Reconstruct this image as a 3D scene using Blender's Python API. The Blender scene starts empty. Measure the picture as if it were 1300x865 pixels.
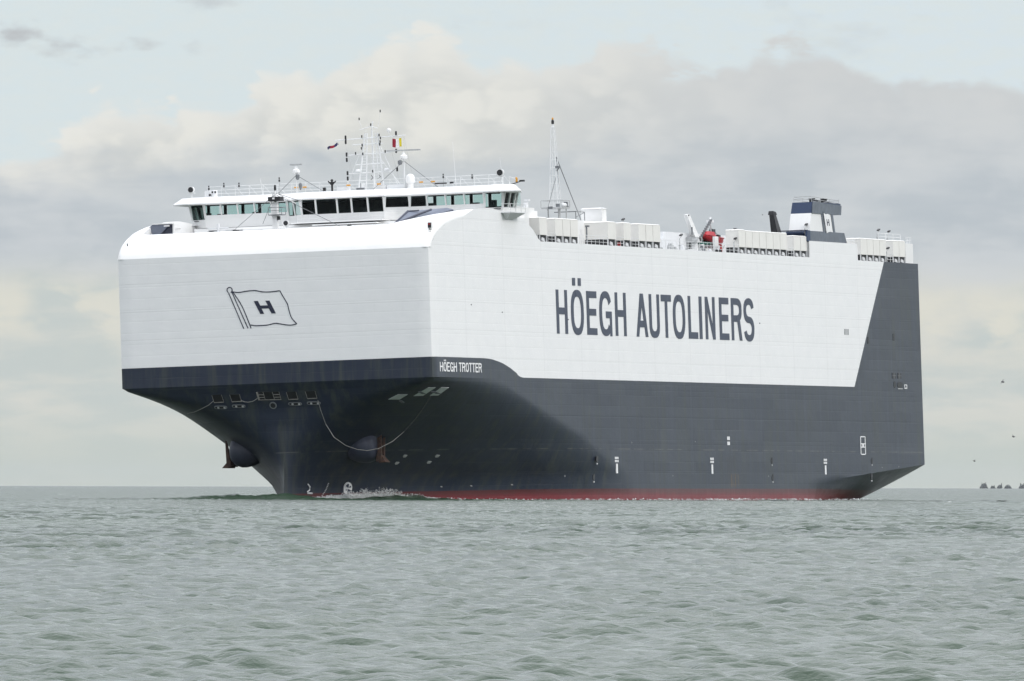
import bpy, bmesh, math, random
import numpy as np
from mathutils import Matrix, Vector
random.seed(7)
SC = bpy.context.scene
COL = SC.collection

# ------------------------------------------------------------------ camera
F_PX = 17452.15; IMG_W = 1300.0; CAM_H = 1.55
ROLL = math.atan2(3.3, 1300); PITCH = math.atan(185.65 / F_PX)
cd = bpy.data.cameras.new('camera'); cam = bpy.data.objects.new('camera', cd); COL.objects.link(cam)
cd.sensor_width = 36.0; cd.lens = F_PX / IMG_W * 36.0
cd.clip_start = 1.0; cd.clip_end = 200000.0
cam.matrix_world = Matrix.Translation((0, 0, CAM_H)) @ Matrix.Rotation(math.pi / 2 + PITCH, 4, 'X') @ Matrix.Rotation(ROLL, 4, 'Z')
SC.camera = cam
SC.view_settings.view_transform = 'Standard'; SC.view_settings.look = 'None'
SC.view_settings.exposure = 0.0; SC.view_settings.gamma = 1.0

# ------------------------------------------------------------------ node helper
class G:
    """tiny helper for building node graphs"""
    def __init__(s, nt): s.nt = nt
    def n(s, t, **kw):
        nd = s.nt.nodes.new(t)
        for k, v in kw.items(): setattr(nd, k, v)
        return nd
    def put(s, sock, v):
        if isinstance(v, bpy.types.NodeSocket): s.nt.links.new(v, sock)
        else: sock.default_value = v
    def m(s, op, a, b=None, c=None, clamp=False):
        nd = s.n('ShaderNodeMath', operation=op, use_clamp=clamp)
        s.put(nd.inputs[0], a)
        if b is not None: s.put(nd.inputs[1], b)
        if c is not None: s.put(nd.inputs[2], c)
        return nd.outputs[0]
    def ss(s, x, a, b):                      # smoothstep a..b
        nd = s.n('ShaderNodeMapRange', interpolation_type='SMOOTHSTEP')
        s.put(nd.inputs['Value'], x); s.put(nd.inputs['From Min'], a); s.put(nd.inputs['From Max'], b)
        return nd.outputs[0]
    def mix(s, f, a, b, blend='MIX'):
        nd = s.n('ShaderNodeMix', data_type='RGBA', blend_type=blend)
        s.put(nd.inputs[0], f)
        for i, v in ((6, a), (7, b)):
            if not isinstance(v, bpy.types.NodeSocket) and len(v) == 3: v = (*v, 1)
            s.put(nd.inputs[i], v)
        return nd.outputs[2]
    def vec(s, x, y, z):
        nd = s.n('ShaderNodeCombineXYZ')
        for i, v in enumerate((x, y, z)): s.put(nd.inputs[i], v)
        return nd.outputs[0]
    def noise(s, v, scale, detail=4, rough=.55, dist=0.0):
        nd = s.n('ShaderNodeTexNoise')
        s.put(nd.inputs['Vector'], v); nd.inputs['Scale'].default_value = scale
        nd.inputs['Detail'].default_value = detail; nd.inputs['Roughness'].default_value = rough
        nd.inputs['Distortion'].default_value = dist
        return nd.outputs[0]
    def white(s, v):
        nd = s.n('ShaderNodeTexWhiteNoise', noise_dimensions='3D'); s.put(nd.inputs['Vector'], v); return nd.outputs[0]
    def voro(s, v, scale, smooth=.6):
        nd = s.n('ShaderNodeTexVoronoi', feature='SMOOTH_F1', voronoi_dimensions='2D'); s.put(nd.inputs['Vector'], v); nd.inputs['Scale'].default_value = scale; nd.inputs['Smoothness'].default_value = smooth
        return nd.outputs['Distance']
    def curve(s, x, pts):
        nd = s.n('ShaderNodeFloatCurve'); s.put(nd.inputs['Value'], x)
        c = nd.mapping.curves[0]
        c.points[0].location = pts[0]; c.points[1].location = pts[-1]
        for p in pts[1:-1]: c.points.new(*p)
        nd.mapping.update(); return nd.outputs[0]

# ------------------------------------------------------------------ sun and sky
SUN_EL = math.radians(39); SUN_AZ = math.radians(116)        # azimuth clockwise from +Y: behind the viewer's right shoulder
sd = bpy.data.lights.new('sun', 'SUN'); sun = bpy.data.objects.new('sun', sd); COL.objects.link(sun)
sd.energy = 1.15; sd.angle = math.radians(8); sd.color = (1.0, .965, .91)
sdir = Vector((math.sin(SUN_AZ) * math.cos(SUN_EL), math.cos(SUN_AZ) * math.cos(SUN_EL), math.sin(SUN_EL)))
sun.rotation_euler = sdir.to_track_quat('Z', 'Y').to_euler(); sun.location = sdir * 300

W = bpy.data.worlds.new('World'); SC.world = W; W.use_nodes = True
nt = W.node_tree; nt.nodes.clear(); g = G(nt)
def hz(y): return (617.9 - y) / F_PX                            # photo row -> elevation (radians)
def sky():
    tc = g.n('ShaderNodeTexCoord').outputs['Generated']
    sx = g.n('ShaderNodeSeparateXYZ'); nt.links.new(tc, sx.inputs[0])
    az = g.m('ARCTAN2', sx.outputs[0], sx.outputs[1]); el = sx.outputs[2]
    ns = g.n('ShaderNodeTexSky', sky_type='NISHITA'); ns.sun_disc = False
    ns.sun_elevation = SUN_EL; ns.sun_rotation = SUN_AZ; ns.air_density = 1.2; ns.dust_density = 2.0
    p2 = g.vec(g.m('MULTIPLY', az, 1.0), g.m('MULTIPLY', el, 1.7), 0.0)
    big = g.noise(p2, 70, 3, .5); mid = g.noise(p2, 230, 7, .55, .25); fine = g.noise(g.vec(az, g.m('MULTIPLY', el, 2.6), 3.0), 420, 6, .6)
    wide = g.noise(g.vec(g.m('MULTIPLY', az, .8), g.m('MULTIPLY', el, 3.2), 7.0), 95, 5, .55)
    # upper edge of the far cumulus bank
    pts = [(-200,215),(-60,206),(0,203),(40,196),(90,172),(130,140),(165,133),(200,131),(240,138),(285,132),(325,104),(370,94),(405,92),(440,74),(480,62),(530,52),(570,50),(605,66),(650,75),(700,74),(750,64),(800,58),(860,64),(930,74),(1000,64),(1060,60),(1110,74),(1160,92),(1230,92),(1300,96),(1500,110)]
    fx = g.m('ADD', g.m('MULTIPLY', az, 1 / .12), .5)
    cu = g.curve(fx, [(((x - 650) / F_PX) / .12 + .5, hz(y) / .05) for x, y in pts])
    top = g.m('MULTIPLY', cu, .05)
    wob = g.vec(g.m('ADD', az, g.m('MULTIPLY', g.m('SUBTRACT', mid, .5), .006)), g.m('MULTIPLY', g.m('ADD', el, g.m('MULTIPLY', g.m('SUBTRACT', fine, .5), .003)), 1.25), 0.0)
    b1 = g.voro(wob, 150); b2 = g.voro(wob, 430)
    pert = g.m('ADD', g.m('ADD', g.m('MULTIPLY', g.m('SUBTRACT', .42, b1), .0040), g.m('MULTIPLY', g.m('SUBTRACT', .42, b2), .0017)), g.m('ADD', g.m('MULTIPLY', g.m('SUBTRACT', mid, .5), .0030), g.m('MULTIPLY', g.m('SUBTRACT', fine, .5), .0018)))
    d = g.m('SUBTRACT', g.m('ADD', top, pert), el)
    bank = g.m('POWER', g.ss(d, -.0003, .0013), .8)
    # grey underside of the bank, cream sunlit upper left, pale gaps near the horizon
    rgt = g.ss(az, -.006, .022)
    dd = g.m('ADD', d, g.m('MULTIPLY', g.m('SUBTRACT', wide, .5), .010))
    en = g.m('ADD', el, g.m('ADD', g.m('MULTIPLY', g.m('SUBTRACT', wide, .5), .0050), g.m('MULTIPLY', g.m('SUBTRACT', mid, .5), .0030)))
    sd_ = g.ss(az, -.034, -.018)
    gl = g.ss(en, g.m('MULTIPLY_ADD', sd_, hz(160) - hz(190), hz(190)), g.m('MULTIPLY_ADD', sd_, hz(235) - hz(262), hz(262)))
    grey = g.m('ADD', g.m('MULTIPLY', gl, g.m('SUBTRACT', 1.0, rgt)), g.m('MULTIPLY', g.ss(en, hz(70), hz(255)), rgt))
    puff = g.m('MULTIPLY', g.m('SUBTRACT', mid, .5), 1.0)
    lump = g.m('ADD', g.m('MULTIPLY', b1, .9), g.m('MULTIPLY', b2, .5))
    cream = g.mix(g.ss(g.m('ADD', lump, g.m('MULTIPLY', puff, -.8)), .78, .22), (.66, .675, .655), (.79, .79, .745))
    rim = g.m('MULTIPLY', g.ss(d, .0034, .0004), g.m('MULTIPLY_ADD', g.ss(az, .004, .022), -.75, 1.0)); cream = g.mix(g.m('MULTIPLY', rim, .65), cream, (.815, .82, .785))
    cream = g.mix(g.m('MULTIPLY', rgt, .80), cream, (.60, .625, .64))
    gr = g.mix(g.ss(wide, .32, .68), (.50, .55, .59), (.61, .645, .668))
    gr = g.mix(g.m('MULTIPLY', g.ss(lump, .75, .25), .42), gr, (.64, .67, .69))
    c = g.mix(grey, cream, gr)
    low = g.ss(g.m('ADD', el, g.m('MULTIPLY', g.m('SUBTRACT', wide, .5), .0045)), hz(315), hz(375))   # below the bank
    pale = g.mix(g.ss(wide, .40, .62), (.565, .615, .60), (.67, .68, .635))
    warm = g.m('MULTIPLY', g.ss(g.m('ABSOLUTE', g.m('SUBTRACT', el, hz(400))), .0050, .0005), g.ss(g.m('ABSOLUTE', az), .020, .031))
    pale = g.mix(g.m('MULTIPLY', warm, g.m('MULTIPLY', g.ss(big, .34, .56), g.m('MULTIPLY', g.ss(g.m('ADD', lump, g.m('MULTIPLY', g.m('SUBTRACT', mid, .5), -2.0)), .95, .30), .95))), pale, (.72, .715, .64))
    c = g.mix(low, c, pale)
    hzn = g.ss(el, hz(500), hz(600)); c = g.mix(g.m('MULTIPLY', hzn, .8), c, (.55, .60, .555))
    # thin high veil above the bank with a few grey wisps
    veil = g.mix(g.ss(az, -.03, .03), (.715, .81, .845), (.715, .81, .865))
    veil = g.mix(g.ss(fine, .3, .7), veil, (.735, .81, .825))
    wis = g.m('MULTIPLY', g.ss(g.noise(g.vec(az, g.m('MULTIPLY', el, 2.0), 11.0), 115, 5, .5), .56, .70), g.ss(el, hz(110), hz(60)))
    wis = g.m('MULTIPLY', wis, g.m('MULTIPLY_ADD', g.ss(az, -.012, -.034), .8, .2))
    veil = g.mix(wis, veil, (.52, .545, .575))
    # high over the viewer the overcast is the same broken grey, brighter towards the zenith
    up = g.noise(tc, 3.2, 6, .55)
    over = g.mix(g.ss(up, .35, .65), (.63, .67, .735), (.85, .86, .90))
    veil = g.mix(g.ss(el, .05, .16), veil, over)
    c = g.mix(bank, veil, c)
    lift = g.m('MULTIPLY_ADD', g.ss(el, .05, .9), ZEN, 1.0)
    sc = g.n('ShaderNodeVectorMath', operation='SCALE'); g.put(sc.inputs[0], c); g.put(sc.inputs['Scale'], g.m('MULTIPLY', lift, 10.0))
    # the clear air of the physical sky shines through the thin parts of the cloud
    out = g.mix(g.m('MULTIPLY_ADD', bank, .08, .91), ns.outputs[0], sc.outputs[0])
    bg = g.n('ShaderNodeBackground'); g.put(bg.inputs[0], out); bg.inputs[1].default_value = .1
    o = g.n('ShaderNodeOutputWorld'); nt.links.new(bg.outputs[0], o.inputs[0])
ZEN = 1.7
sky()

# ------------------------------------------------------------------ materials
def mat(name, col, rough=.5, metal=0, coat=0.0, spec=.5, var=0.0, scale=.6, bump=0.0, streak=0.0):
    m = bpy.data.materials.new(name); m.use_nodes = True
    b = m.node_tree.nodes['Principled BSDF']; q = G(m.node_tree)
    b.inputs['Roughness'].default_value = rough; b.inputs['Metallic'].default_value = metal
    b.inputs['Specular IOR Level'].default_value = spec; b.inputs['Coat Weight'].default_value = coat
    tc = q.n('ShaderNodeTexCoord').outputs['Object']
    n = q.noise(tc, scale, 5, .6)
    c = q.mix(q.ss(n, .3, .7), tuple(v * (1 - var) for v in col), tuple(min(1, v * (1 + var)) for v in col))
    if streak:
        mp = q.n('ShaderNodeMapping'); mp.inputs['Scale'].default_value = (1.3, 1.3, .08); q.put(mp.inputs[0], tc)
        st = q.noise(mp.outputs[0], 2.2, 4, .6)
        c = q.mix(q.m('MULTIPLY', q.ss(st, .52, .78), streak), c, (.30, .27, .22))
    q.put(b.inputs['Base Color'], c)
    if bump:
        bp = q.n('ShaderNodeBump'); bp.inputs['Strength'].default_value = 1; bp.inputs['Distance'].default_value = bump
        q.put(bp.inputs['Height'], n); q.put(b.inputs['Normal'], bp.outputs[0])
    return m
M = {}
M['white'] = mat('white_paint', (.80, .80, .79), .42, var=.025, scale=.35, streak=.05)
M['cream'] = mat('ventilator_paint', (.80, .785, .745), .45, var=.03, scale=.5, streak=.10)
M['offwhite'] = mat('deckhouse_paint', (.72, .73, .74), .5, var=.03, scale=.4, streak=.08)
M['rail'] = mat('rail_paint', (.74, .75, .75), .5, var=.03)
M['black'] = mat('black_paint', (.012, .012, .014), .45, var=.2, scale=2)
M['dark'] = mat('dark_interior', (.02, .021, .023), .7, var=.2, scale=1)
M['grey'] = mat('grey_steel', (.16, .17, .18), .5, var=.12, scale=1, streak=.1)
M['lightgrey'] = mat('galvanised_steel', (.42, .43, .43), .55, var=.12, scale=2)
M['bluegrey'] = mat('blue_grey_paint', (.15, .17, .22), .5, var=.08, scale=.8)
M['darkblue'] = mat('dark_blue_paint', (.045, .052, .08), .5, var=.1, scale=.8)
M['navy'] = mat('navy_lettering', (.030, .042, .075), .42, var=.12, scale=.7)
M['ink'] = mat('dark_navy_emblem', (.012, .016, .04), .45, var=.1)
M['letterwhite'] = mat('white_lettering', (.82, .82, .82), .45, var=.03)
M['funnelblue'] = mat('blue_funnel_paint', (.008, .028, .080), .45, var=.08, scale=.8)
M['funnelgrey'] = mat('sheen_and_stripe_grey', (.125, .145, .175), .5, var=.14, scale=1.2, streak=.15)  # grey of the stripes, and sky sheen painted over the blue port side
M['red'] = mat('red_boat_paint', (.42, .012, .022), .4, var=.12, scale=2)
M['redsmall'] = mat('red_paint', (.30, .02, .02), .5, var=.1)
M['green'] = mat('green_canvas', (.012, .10, .075), .8, var=.15, scale=3)
M['orange'] = mat('orange_paint', (.62, .30, .04), .5, var=.1)
M['frame'] = mat('worn_frame_paint', (.20, .195, .18), .6, var=.2, scale=2)
M['rust'] = mat('rusty_anchor_steel', (.058, .030, .020), .75, var=.45, scale=2.5, bump=.03)
M['rope'] = mat('pale_rope', (.30, .295, .28), .85, var=.15, scale=4)
def foam_mat():
    m = bpy.data.materials.new('sea_foam'); m.use_nodes = True; t = m.node_tree; t.nodes.clear(); q = G(t)
    a = q.n('ShaderNodeBsdfDiffuse'); a.inputs[0].default_value = (.92, .93, .93, 1); b = q.n('ShaderNodeBsdfTranslucent'); b.inputs[0].default_value = (.92, .93, .93, 1)
    mx = q.n('ShaderNodeMixShader'); mx.inputs[0].default_value = .45; q.put(mx.inputs[1], a.outputs[0]); q.put(mx.inputs[2], b.outputs[0])
    o = q.n('ShaderNodeOutputMaterial'); q.put(o.inputs[0], mx.outputs[0]); return m
M['foam'] = foam_mat()
M['yellow'] = mat('yellow_flag_cloth', (.75, .62, .03), .8, var=.05)
M['flagred'] = mat('dark_red_flag_cloth', (.30, .012, .03), .8, var=.1)
M['flagwhite'] = mat('white_flag_cloth', (.75, .75, .76), .8, var=.05)
M['flagblue'] = mat('blue_flag_cloth', (.02, .02, .09), .8, var=.1)
M['bird'] = mat('dark_bird_feathers', (.11, .11, .11), .8, var=.2, scale=4)
M['leaf'] = mat('far_tree_leaves', (.085, .10, .085), .8, var=.3, scale=.3)
M['trunk'] = mat('far_tree_bark', (.09, .08, .07), .9, var=.2)

def glass():
    m = bpy.data.materials.new('bridge_glass'); m.use_nodes = True; t = m.node_tree; t.nodes.clear(); q = G(t)
    tr = q.n('ShaderNodeBsdfTransparent'); tr.inputs[0].default_value = (.86, .935, .92, 1)
    gl = q.n('ShaderNodeBsdfGlossy'); gl.inputs['Roughness'].default_value = .03
    fr = q.n('ShaderNodeFresnel'); fr.inputs[0].default_value = 1.12
    mx = q.n('ShaderNodeMixShader'); q.put(mx.inputs[0], fr.outputs[0]); q.put(mx.inputs[1], tr.outputs[0]); q.put(mx.inputs[2], gl.outputs[0])
    o = q.n('ShaderNodeOutputMaterial'); q.put(o.inputs[0], mx.outputs[0]); return m
M['glass'] = glass()

def hull_mat(upper):
    """ship paint by hull coordinates: red boot top, grey-blue hull, white topsides; plating, streaks and rust"""
    m = bpy.data.materials.new('hull_paint'); m.use_nodes = True; t = m.node_tree; b = t.nodes['Principled BSDF']; q = G(t)
    tc = q.n('ShaderNodeTexCoord').outputs['Object']; s = q.n('ShaderNodeSeparateXYZ'); q.put(s.inputs[0], tc)
    X, Y, Z = s.outputs
    mp = lambda sc_, v=tc: (lambda n: (q.put(n.inputs[0], v), n.inputs['Scale'].__setattr__('default_value', sc_), n.outputs[0])[2])(q.n('ShaderNodeMapping'))
    # colour boundaries
    edge = q.curve(q.m('MULTIPLY', X, 1 / 50.0, clamp=True), [(0, 1.0), (.30, 1.0), (.393, .99), (.464, .88), (.55, .585), (.607, .275), (.6655, 0.0), (1.0, 0.0)])
    zb = q.m('MULTIPLY_ADD', q.m('MULTIPLY', edge, q.m('LESS_THAN', X, 33.3)), 2.05, 13.14)
    above = q.m('GREATER_THAN', Z, zb)
    aft = q.m('MULTIPLY_ADD', q.m('SUBTRACT', Z, 13.14), .969, 168.0)
    white = q.m('MULTIPLY', above, q.m('LESS_THAN', X, aft))
    # plates: strakes 1.55 m (grey) / 2.9 m (white) high, random lengths
    rowg = q.m('FLOOR', q.m('DIVIDE', Z, 1.27)); colg = q.m('FLOOR', q.m('DIVIDE', q.m('ADD', X, q.m('MULTIPLY', q.m('SINE', q.m('MULTIPLY', rowg, 12.9)), 9.0)), 10.5))
    rg = q.white(q.vec(rowg, colg, 1.0))
    zz = q.m('PINGPONG', q.m('ADD', Z, 0.35), 1.55)          # distance to nearest horizontal seam (every 3.1 m)
    seamh = q.ss(zz, .09, .02)
    xx = q.m('PINGPONG', q.m('ADD', X, 2.0), 7.2); seamv = q.ss(xx, .30, .08)
    zg = q.m('PINGPONG', Z, .635); seamg = q.ss(zg, .075, .02)
    big = q.noise(tc, .06, 4, .5); mid = q.noise(tc, .45, 5, .6)
    vst = q.noise(mp((.55, .55, .045)), 1.6, 5, .62); vst2 = q.noise(mp((1.6, 1.6, .16)), 1.1, 5, .65)
    # white
    w = q.mix(q.ss(mid, .25, .75), (.80, .805, .805), (.83, .832, .828))
    w = q.mix(q.m('MULTIPLY', q.ss(vst2, .55, .80), .13), w, (.56, .555, .53))
    w = q.mix(q.m('MULTIPLY', seamh, .12), w, (.45, .45, .45)); w = q.mix(q.m('MULTIPLY', seamv, .10), w, (.5, .5, .5))
    # grey blue
    gcol = q.mix(q.ss(big, .35, .65), (.018, .026, .046), (.025, .033, .052))
    gcol = q.mix(q.m('MULTIPLY_ADD', rg, .28, 0.0), gcol, (.036, .044, .062))
    gcol = q.mix(q.m('MULTIPLY', q.ss(vst, .44, .70), .75), gcol, (.056, .064, .058))
    gcol = q.mix(q.m('MULTIPLY', q.ss(vst2, .54, .76), .65), gcol, (.015, .019, .030))
    gcol = q.mix(q.m('MULTIPLY', q.m('MULTIPLY', seamg, q.ss(q.noise(mp((.10, .10, .9)), 1.0, 3, .6), .48, .66)), .45), gcol, (.066, .073, .082))
    line = q.ss(q.m('ABSOLUTE', q.m('SUBTRACT', Z, 5.25)), .10, .03); gcol = q.mix(q.m('MULTIPLY', line, q.m('MULTIPLY', q.ss(mid, .4, .6), .5)), gcol, (.15, .15, .14))
    # rust run below an outlet amidships
    def blob(x0, x1, z0, z1, sc_):
        a = q.m('MULTIPLY', q.ss(q.m('ABSOLUTE', q.m('SUBTRACT', X, (x0 + x1) / 2)), (x1 - x0) / 2, (x1 - x0) / 6), q.ss(q.m('ABSOLUTE', q.m('SUBTRACT', Z, (z0 + z1) / 2)), (z1 - z0) / 2, (z1 - z0) / 3.2))
        return q.m('MULTIPLY', a, q.ss(q.noise(mp((2.4, 2.4, .35)), 1.0, 3, .5), sc_, sc_ + .12))
    port = q.m('LESS_THAN', Y, 0.0)
    gcol = q.mix(q.m('MULTIPLY', q.m('MULTIPLY', blob(111.2, 116.2, 1.6, 4.8, .47), port), .75), gcol, (.022, .026, .036))
    gcol = q.mix(q.m('MULTIPLY', q.m('MULTIPLY', blob(113.2, 117.6, .7, 2.6, .46), port), .85), gcol, (.15, .085, .022))
    # boot top
    rcol = q.mix(q.ss(q.m('ADD', Z, q.m('MULTIPLY', mid, .5)), -.05, .75), (.18, .019, .026), (.088, .024, .025))
    rcol = q.mix(q.m('MULTIPLY', q.ss(vst2, .5, .8), .5), rcol, (.06, .035, .03))
    red = q.m('LESS_THAN', q.m('ADD', Z, q.m('MULTIPLY', q.m('SUBTRACT', mid, .5), .10)), .70)
    c = q.mix(red, gcol, rcol); c = q.mix(white, c, w)
    q.put(b.inputs['Base Color'], c); b.inputs['Specular IOR Level'].default_value = .28
    q.put(b.inputs['Roughness'], q.m('ADD', q.m('MULTIPLY_ADD', white, .06, .35), q.m('ADD', q.m('MULTIPLY', q.m('SUBTRACT', vst, .5), .22), q.m('MULTIPLY', q.m('SUBTRACT', rg, .5), .05))))
    hgt = q.m('ADD', q.m('MULTIPLY', q.noise(mp((.22, .22, .45)), 1.0, 3, .5), .060), q.m('ADD', q.m('MULTIPLY', q.m('ADD', q.m('ADD', seamh, seamg), q.m('MULTIPLY', seamv, .6)), -.008), q.m('MULTIPLY', mid, .012)))
    bp = q.n('ShaderNodeBump'); bp.inputs['Strength'].default_value = .55; bp.inputs['Distance'].default_value = 1.0
    q.put(bp.inputs['Height'], hgt); q.put(b.inputs['Normal'], bp.outputs[0])
    return m
M['hull'] = hull_mat(True)

# ------------------------------------------------------------------ mesh helper
class MB:
    def __init__(s): s.v = []; s.f = []
    def add(s, vs, fs):
        o = len(s.v); s.v += [tuple(float(c) for c in v) for v in vs]; s.f += [tuple(o + i for i in f) for f in fs]; return s
    def hexa(s, p):                          # 8 points, bottom ring then top ring
        return s.add(p, [(0, 3, 2, 1), (4, 5, 6, 7), (0, 1, 5, 4), (1, 2, 6, 5), (2, 3, 7, 6), (3, 0, 4, 7)])
    def box(s, x0, x1, y0, y1, z0, z1):
        return s.hexa([(x0, y0, z0), (x1, y0, z0), (x1, y1, z0), (x0, y1, z0), (x0, y0, z1), (x1, y0, z1), (x1, y1, z1), (x0, y1, z1)])
    def tube(s, pts, r, n=6, r1=None):
        pts = [Vector(p) for p in pts]; rings = []
        for i, p in enumerate(pts):
            t = (pts[min(i + 1, len(pts) - 1)] - pts[max(i - 1, 0)]).normalized()
            a = t.cross(Vector((0, 0, 1)) if abs(t.z) < .9 else Vector((1, 0, 0))).normalized(); b = t.cross(a)
            rr = r if r1 is None else r + (r1 - r) * i / (len(pts) - 1)
            rings.append([p + (a * math.cos(2 * math.pi * k / n) + b * math.sin(2 * math.pi * k / n)) * rr for k in range(n)])
        vs = [v for ring in rings for v in ring]; fs = []
        for i in range(len(pts) - 1):
            for k in range(n):
                fs.append((i * n + k, i * n + (k + 1) % n, (i + 1) * n + (k + 1) % n, (i + 1) * n + k))
        fs += [tuple(range(n))[::-1], tuple((len(pts) - 1) * n + k for k in range(n))]
        return s.add(vs, fs)
    def lathe(s, c, prof, n=12, axis='Z'):   # prof: (radius, height)
        vs = []; fs = []; c = Vector(c)
        for r, h in prof:
            for k in range(n):
                a = 2 * math.pi * k / n; u, w = r * math.cos(a), r * math.sin(a)
                vs.append(c + (Vector((u, w, h)) if axis == 'Z' else Vector((h, u, w)) if axis == 'X' else Vector((u, h, w))))
        for i in range(len(prof) - 1):
            for k in range(n): fs.append((i * n + k, i * n + (k + 1) % n, (i + 1) * n + (k + 1) % n, (i + 1) * n + k))
        fs += [tuple(range(n))[::-1], tuple((len(prof) - 1) * n + k for k in range(n))]
        return s.add(vs, fs)
    def ball(s, c, r, n=10):
        return s.lathe(c, [(r * math.sin(math.pi * max(.02, min(.98, i / 6))), -r * math.cos(math.pi * i / 6)) for i in range(7)], n)
    def prism(s, poly, off):                 # 3d polygon extruded by a vector
        n = len(poly); off = Vector(off); a = [Vector(p) for p in poly]
        return s.add(a + [p + off for p in a], [tuple(range(n))[::-1], tuple(range(n, 2 * n))] + [(i, (i + 1) % n, n + (i + 1) % n, n + i) for i in range(n)])
    def build(s, name, material, parent=None, smooth=False, ang=35, recalc=True):
        me = bpy.data.meshes.new(name); me.from_pydata(s.v, [], s.f)
        if recalc:
            bm = bmesh.new(); bm.from_mesh(me); bmesh.ops.recalc_face_normals(bm, faces=bm.faces); bm.to_mesh(me); bm.free()
        if smooth:
            me.polygons.foreach_set('use_smooth', [True] * len(me.polygons)); me.set_sharp_from_angle(angle=math.radians(ang))
        me.materials.append(M[material] if isinstance(material, str) else material)
        o = bpy.data.objects.new(name, me); COL.objects.link(o)
        if parent is not None: o.parent = parent
        return o
def tag(o, label=None, cat=None, group=None, kind=None):
    for k, v in (('label', label), ('category', cat), ('group', group), ('kind', kind)):
        if v: o[k] = v
    return o
def copy_part(o, loc=None):
    c = o.copy(); COL.objects.link(c); c.parent = o.parent
    if loc is not None: c.location = loc
    for ch in o.children:
        d = ch.copy(); COL.objects.link(d); d.parent = c
    return c

# ------------------------------------------------------------------ ship placement: X aft, Y to starboard, Z up (m)
A_ = 0.3042; HEEL = 0.0373; OX, OD = -25.558, 1518.17
sn, cs = math.sin(A_), math.cos(A_); sh_, ch_ = math.sin(HEEL), math.cos(HEEL)
SHIP_M = Matrix(((sn, -cs * ch_, -cs * sh_, OX), (cs, sn * ch_, sn * sh_, OD), (0, -sh_, ch_, 0), (0, 0, 0, 1)))

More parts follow.
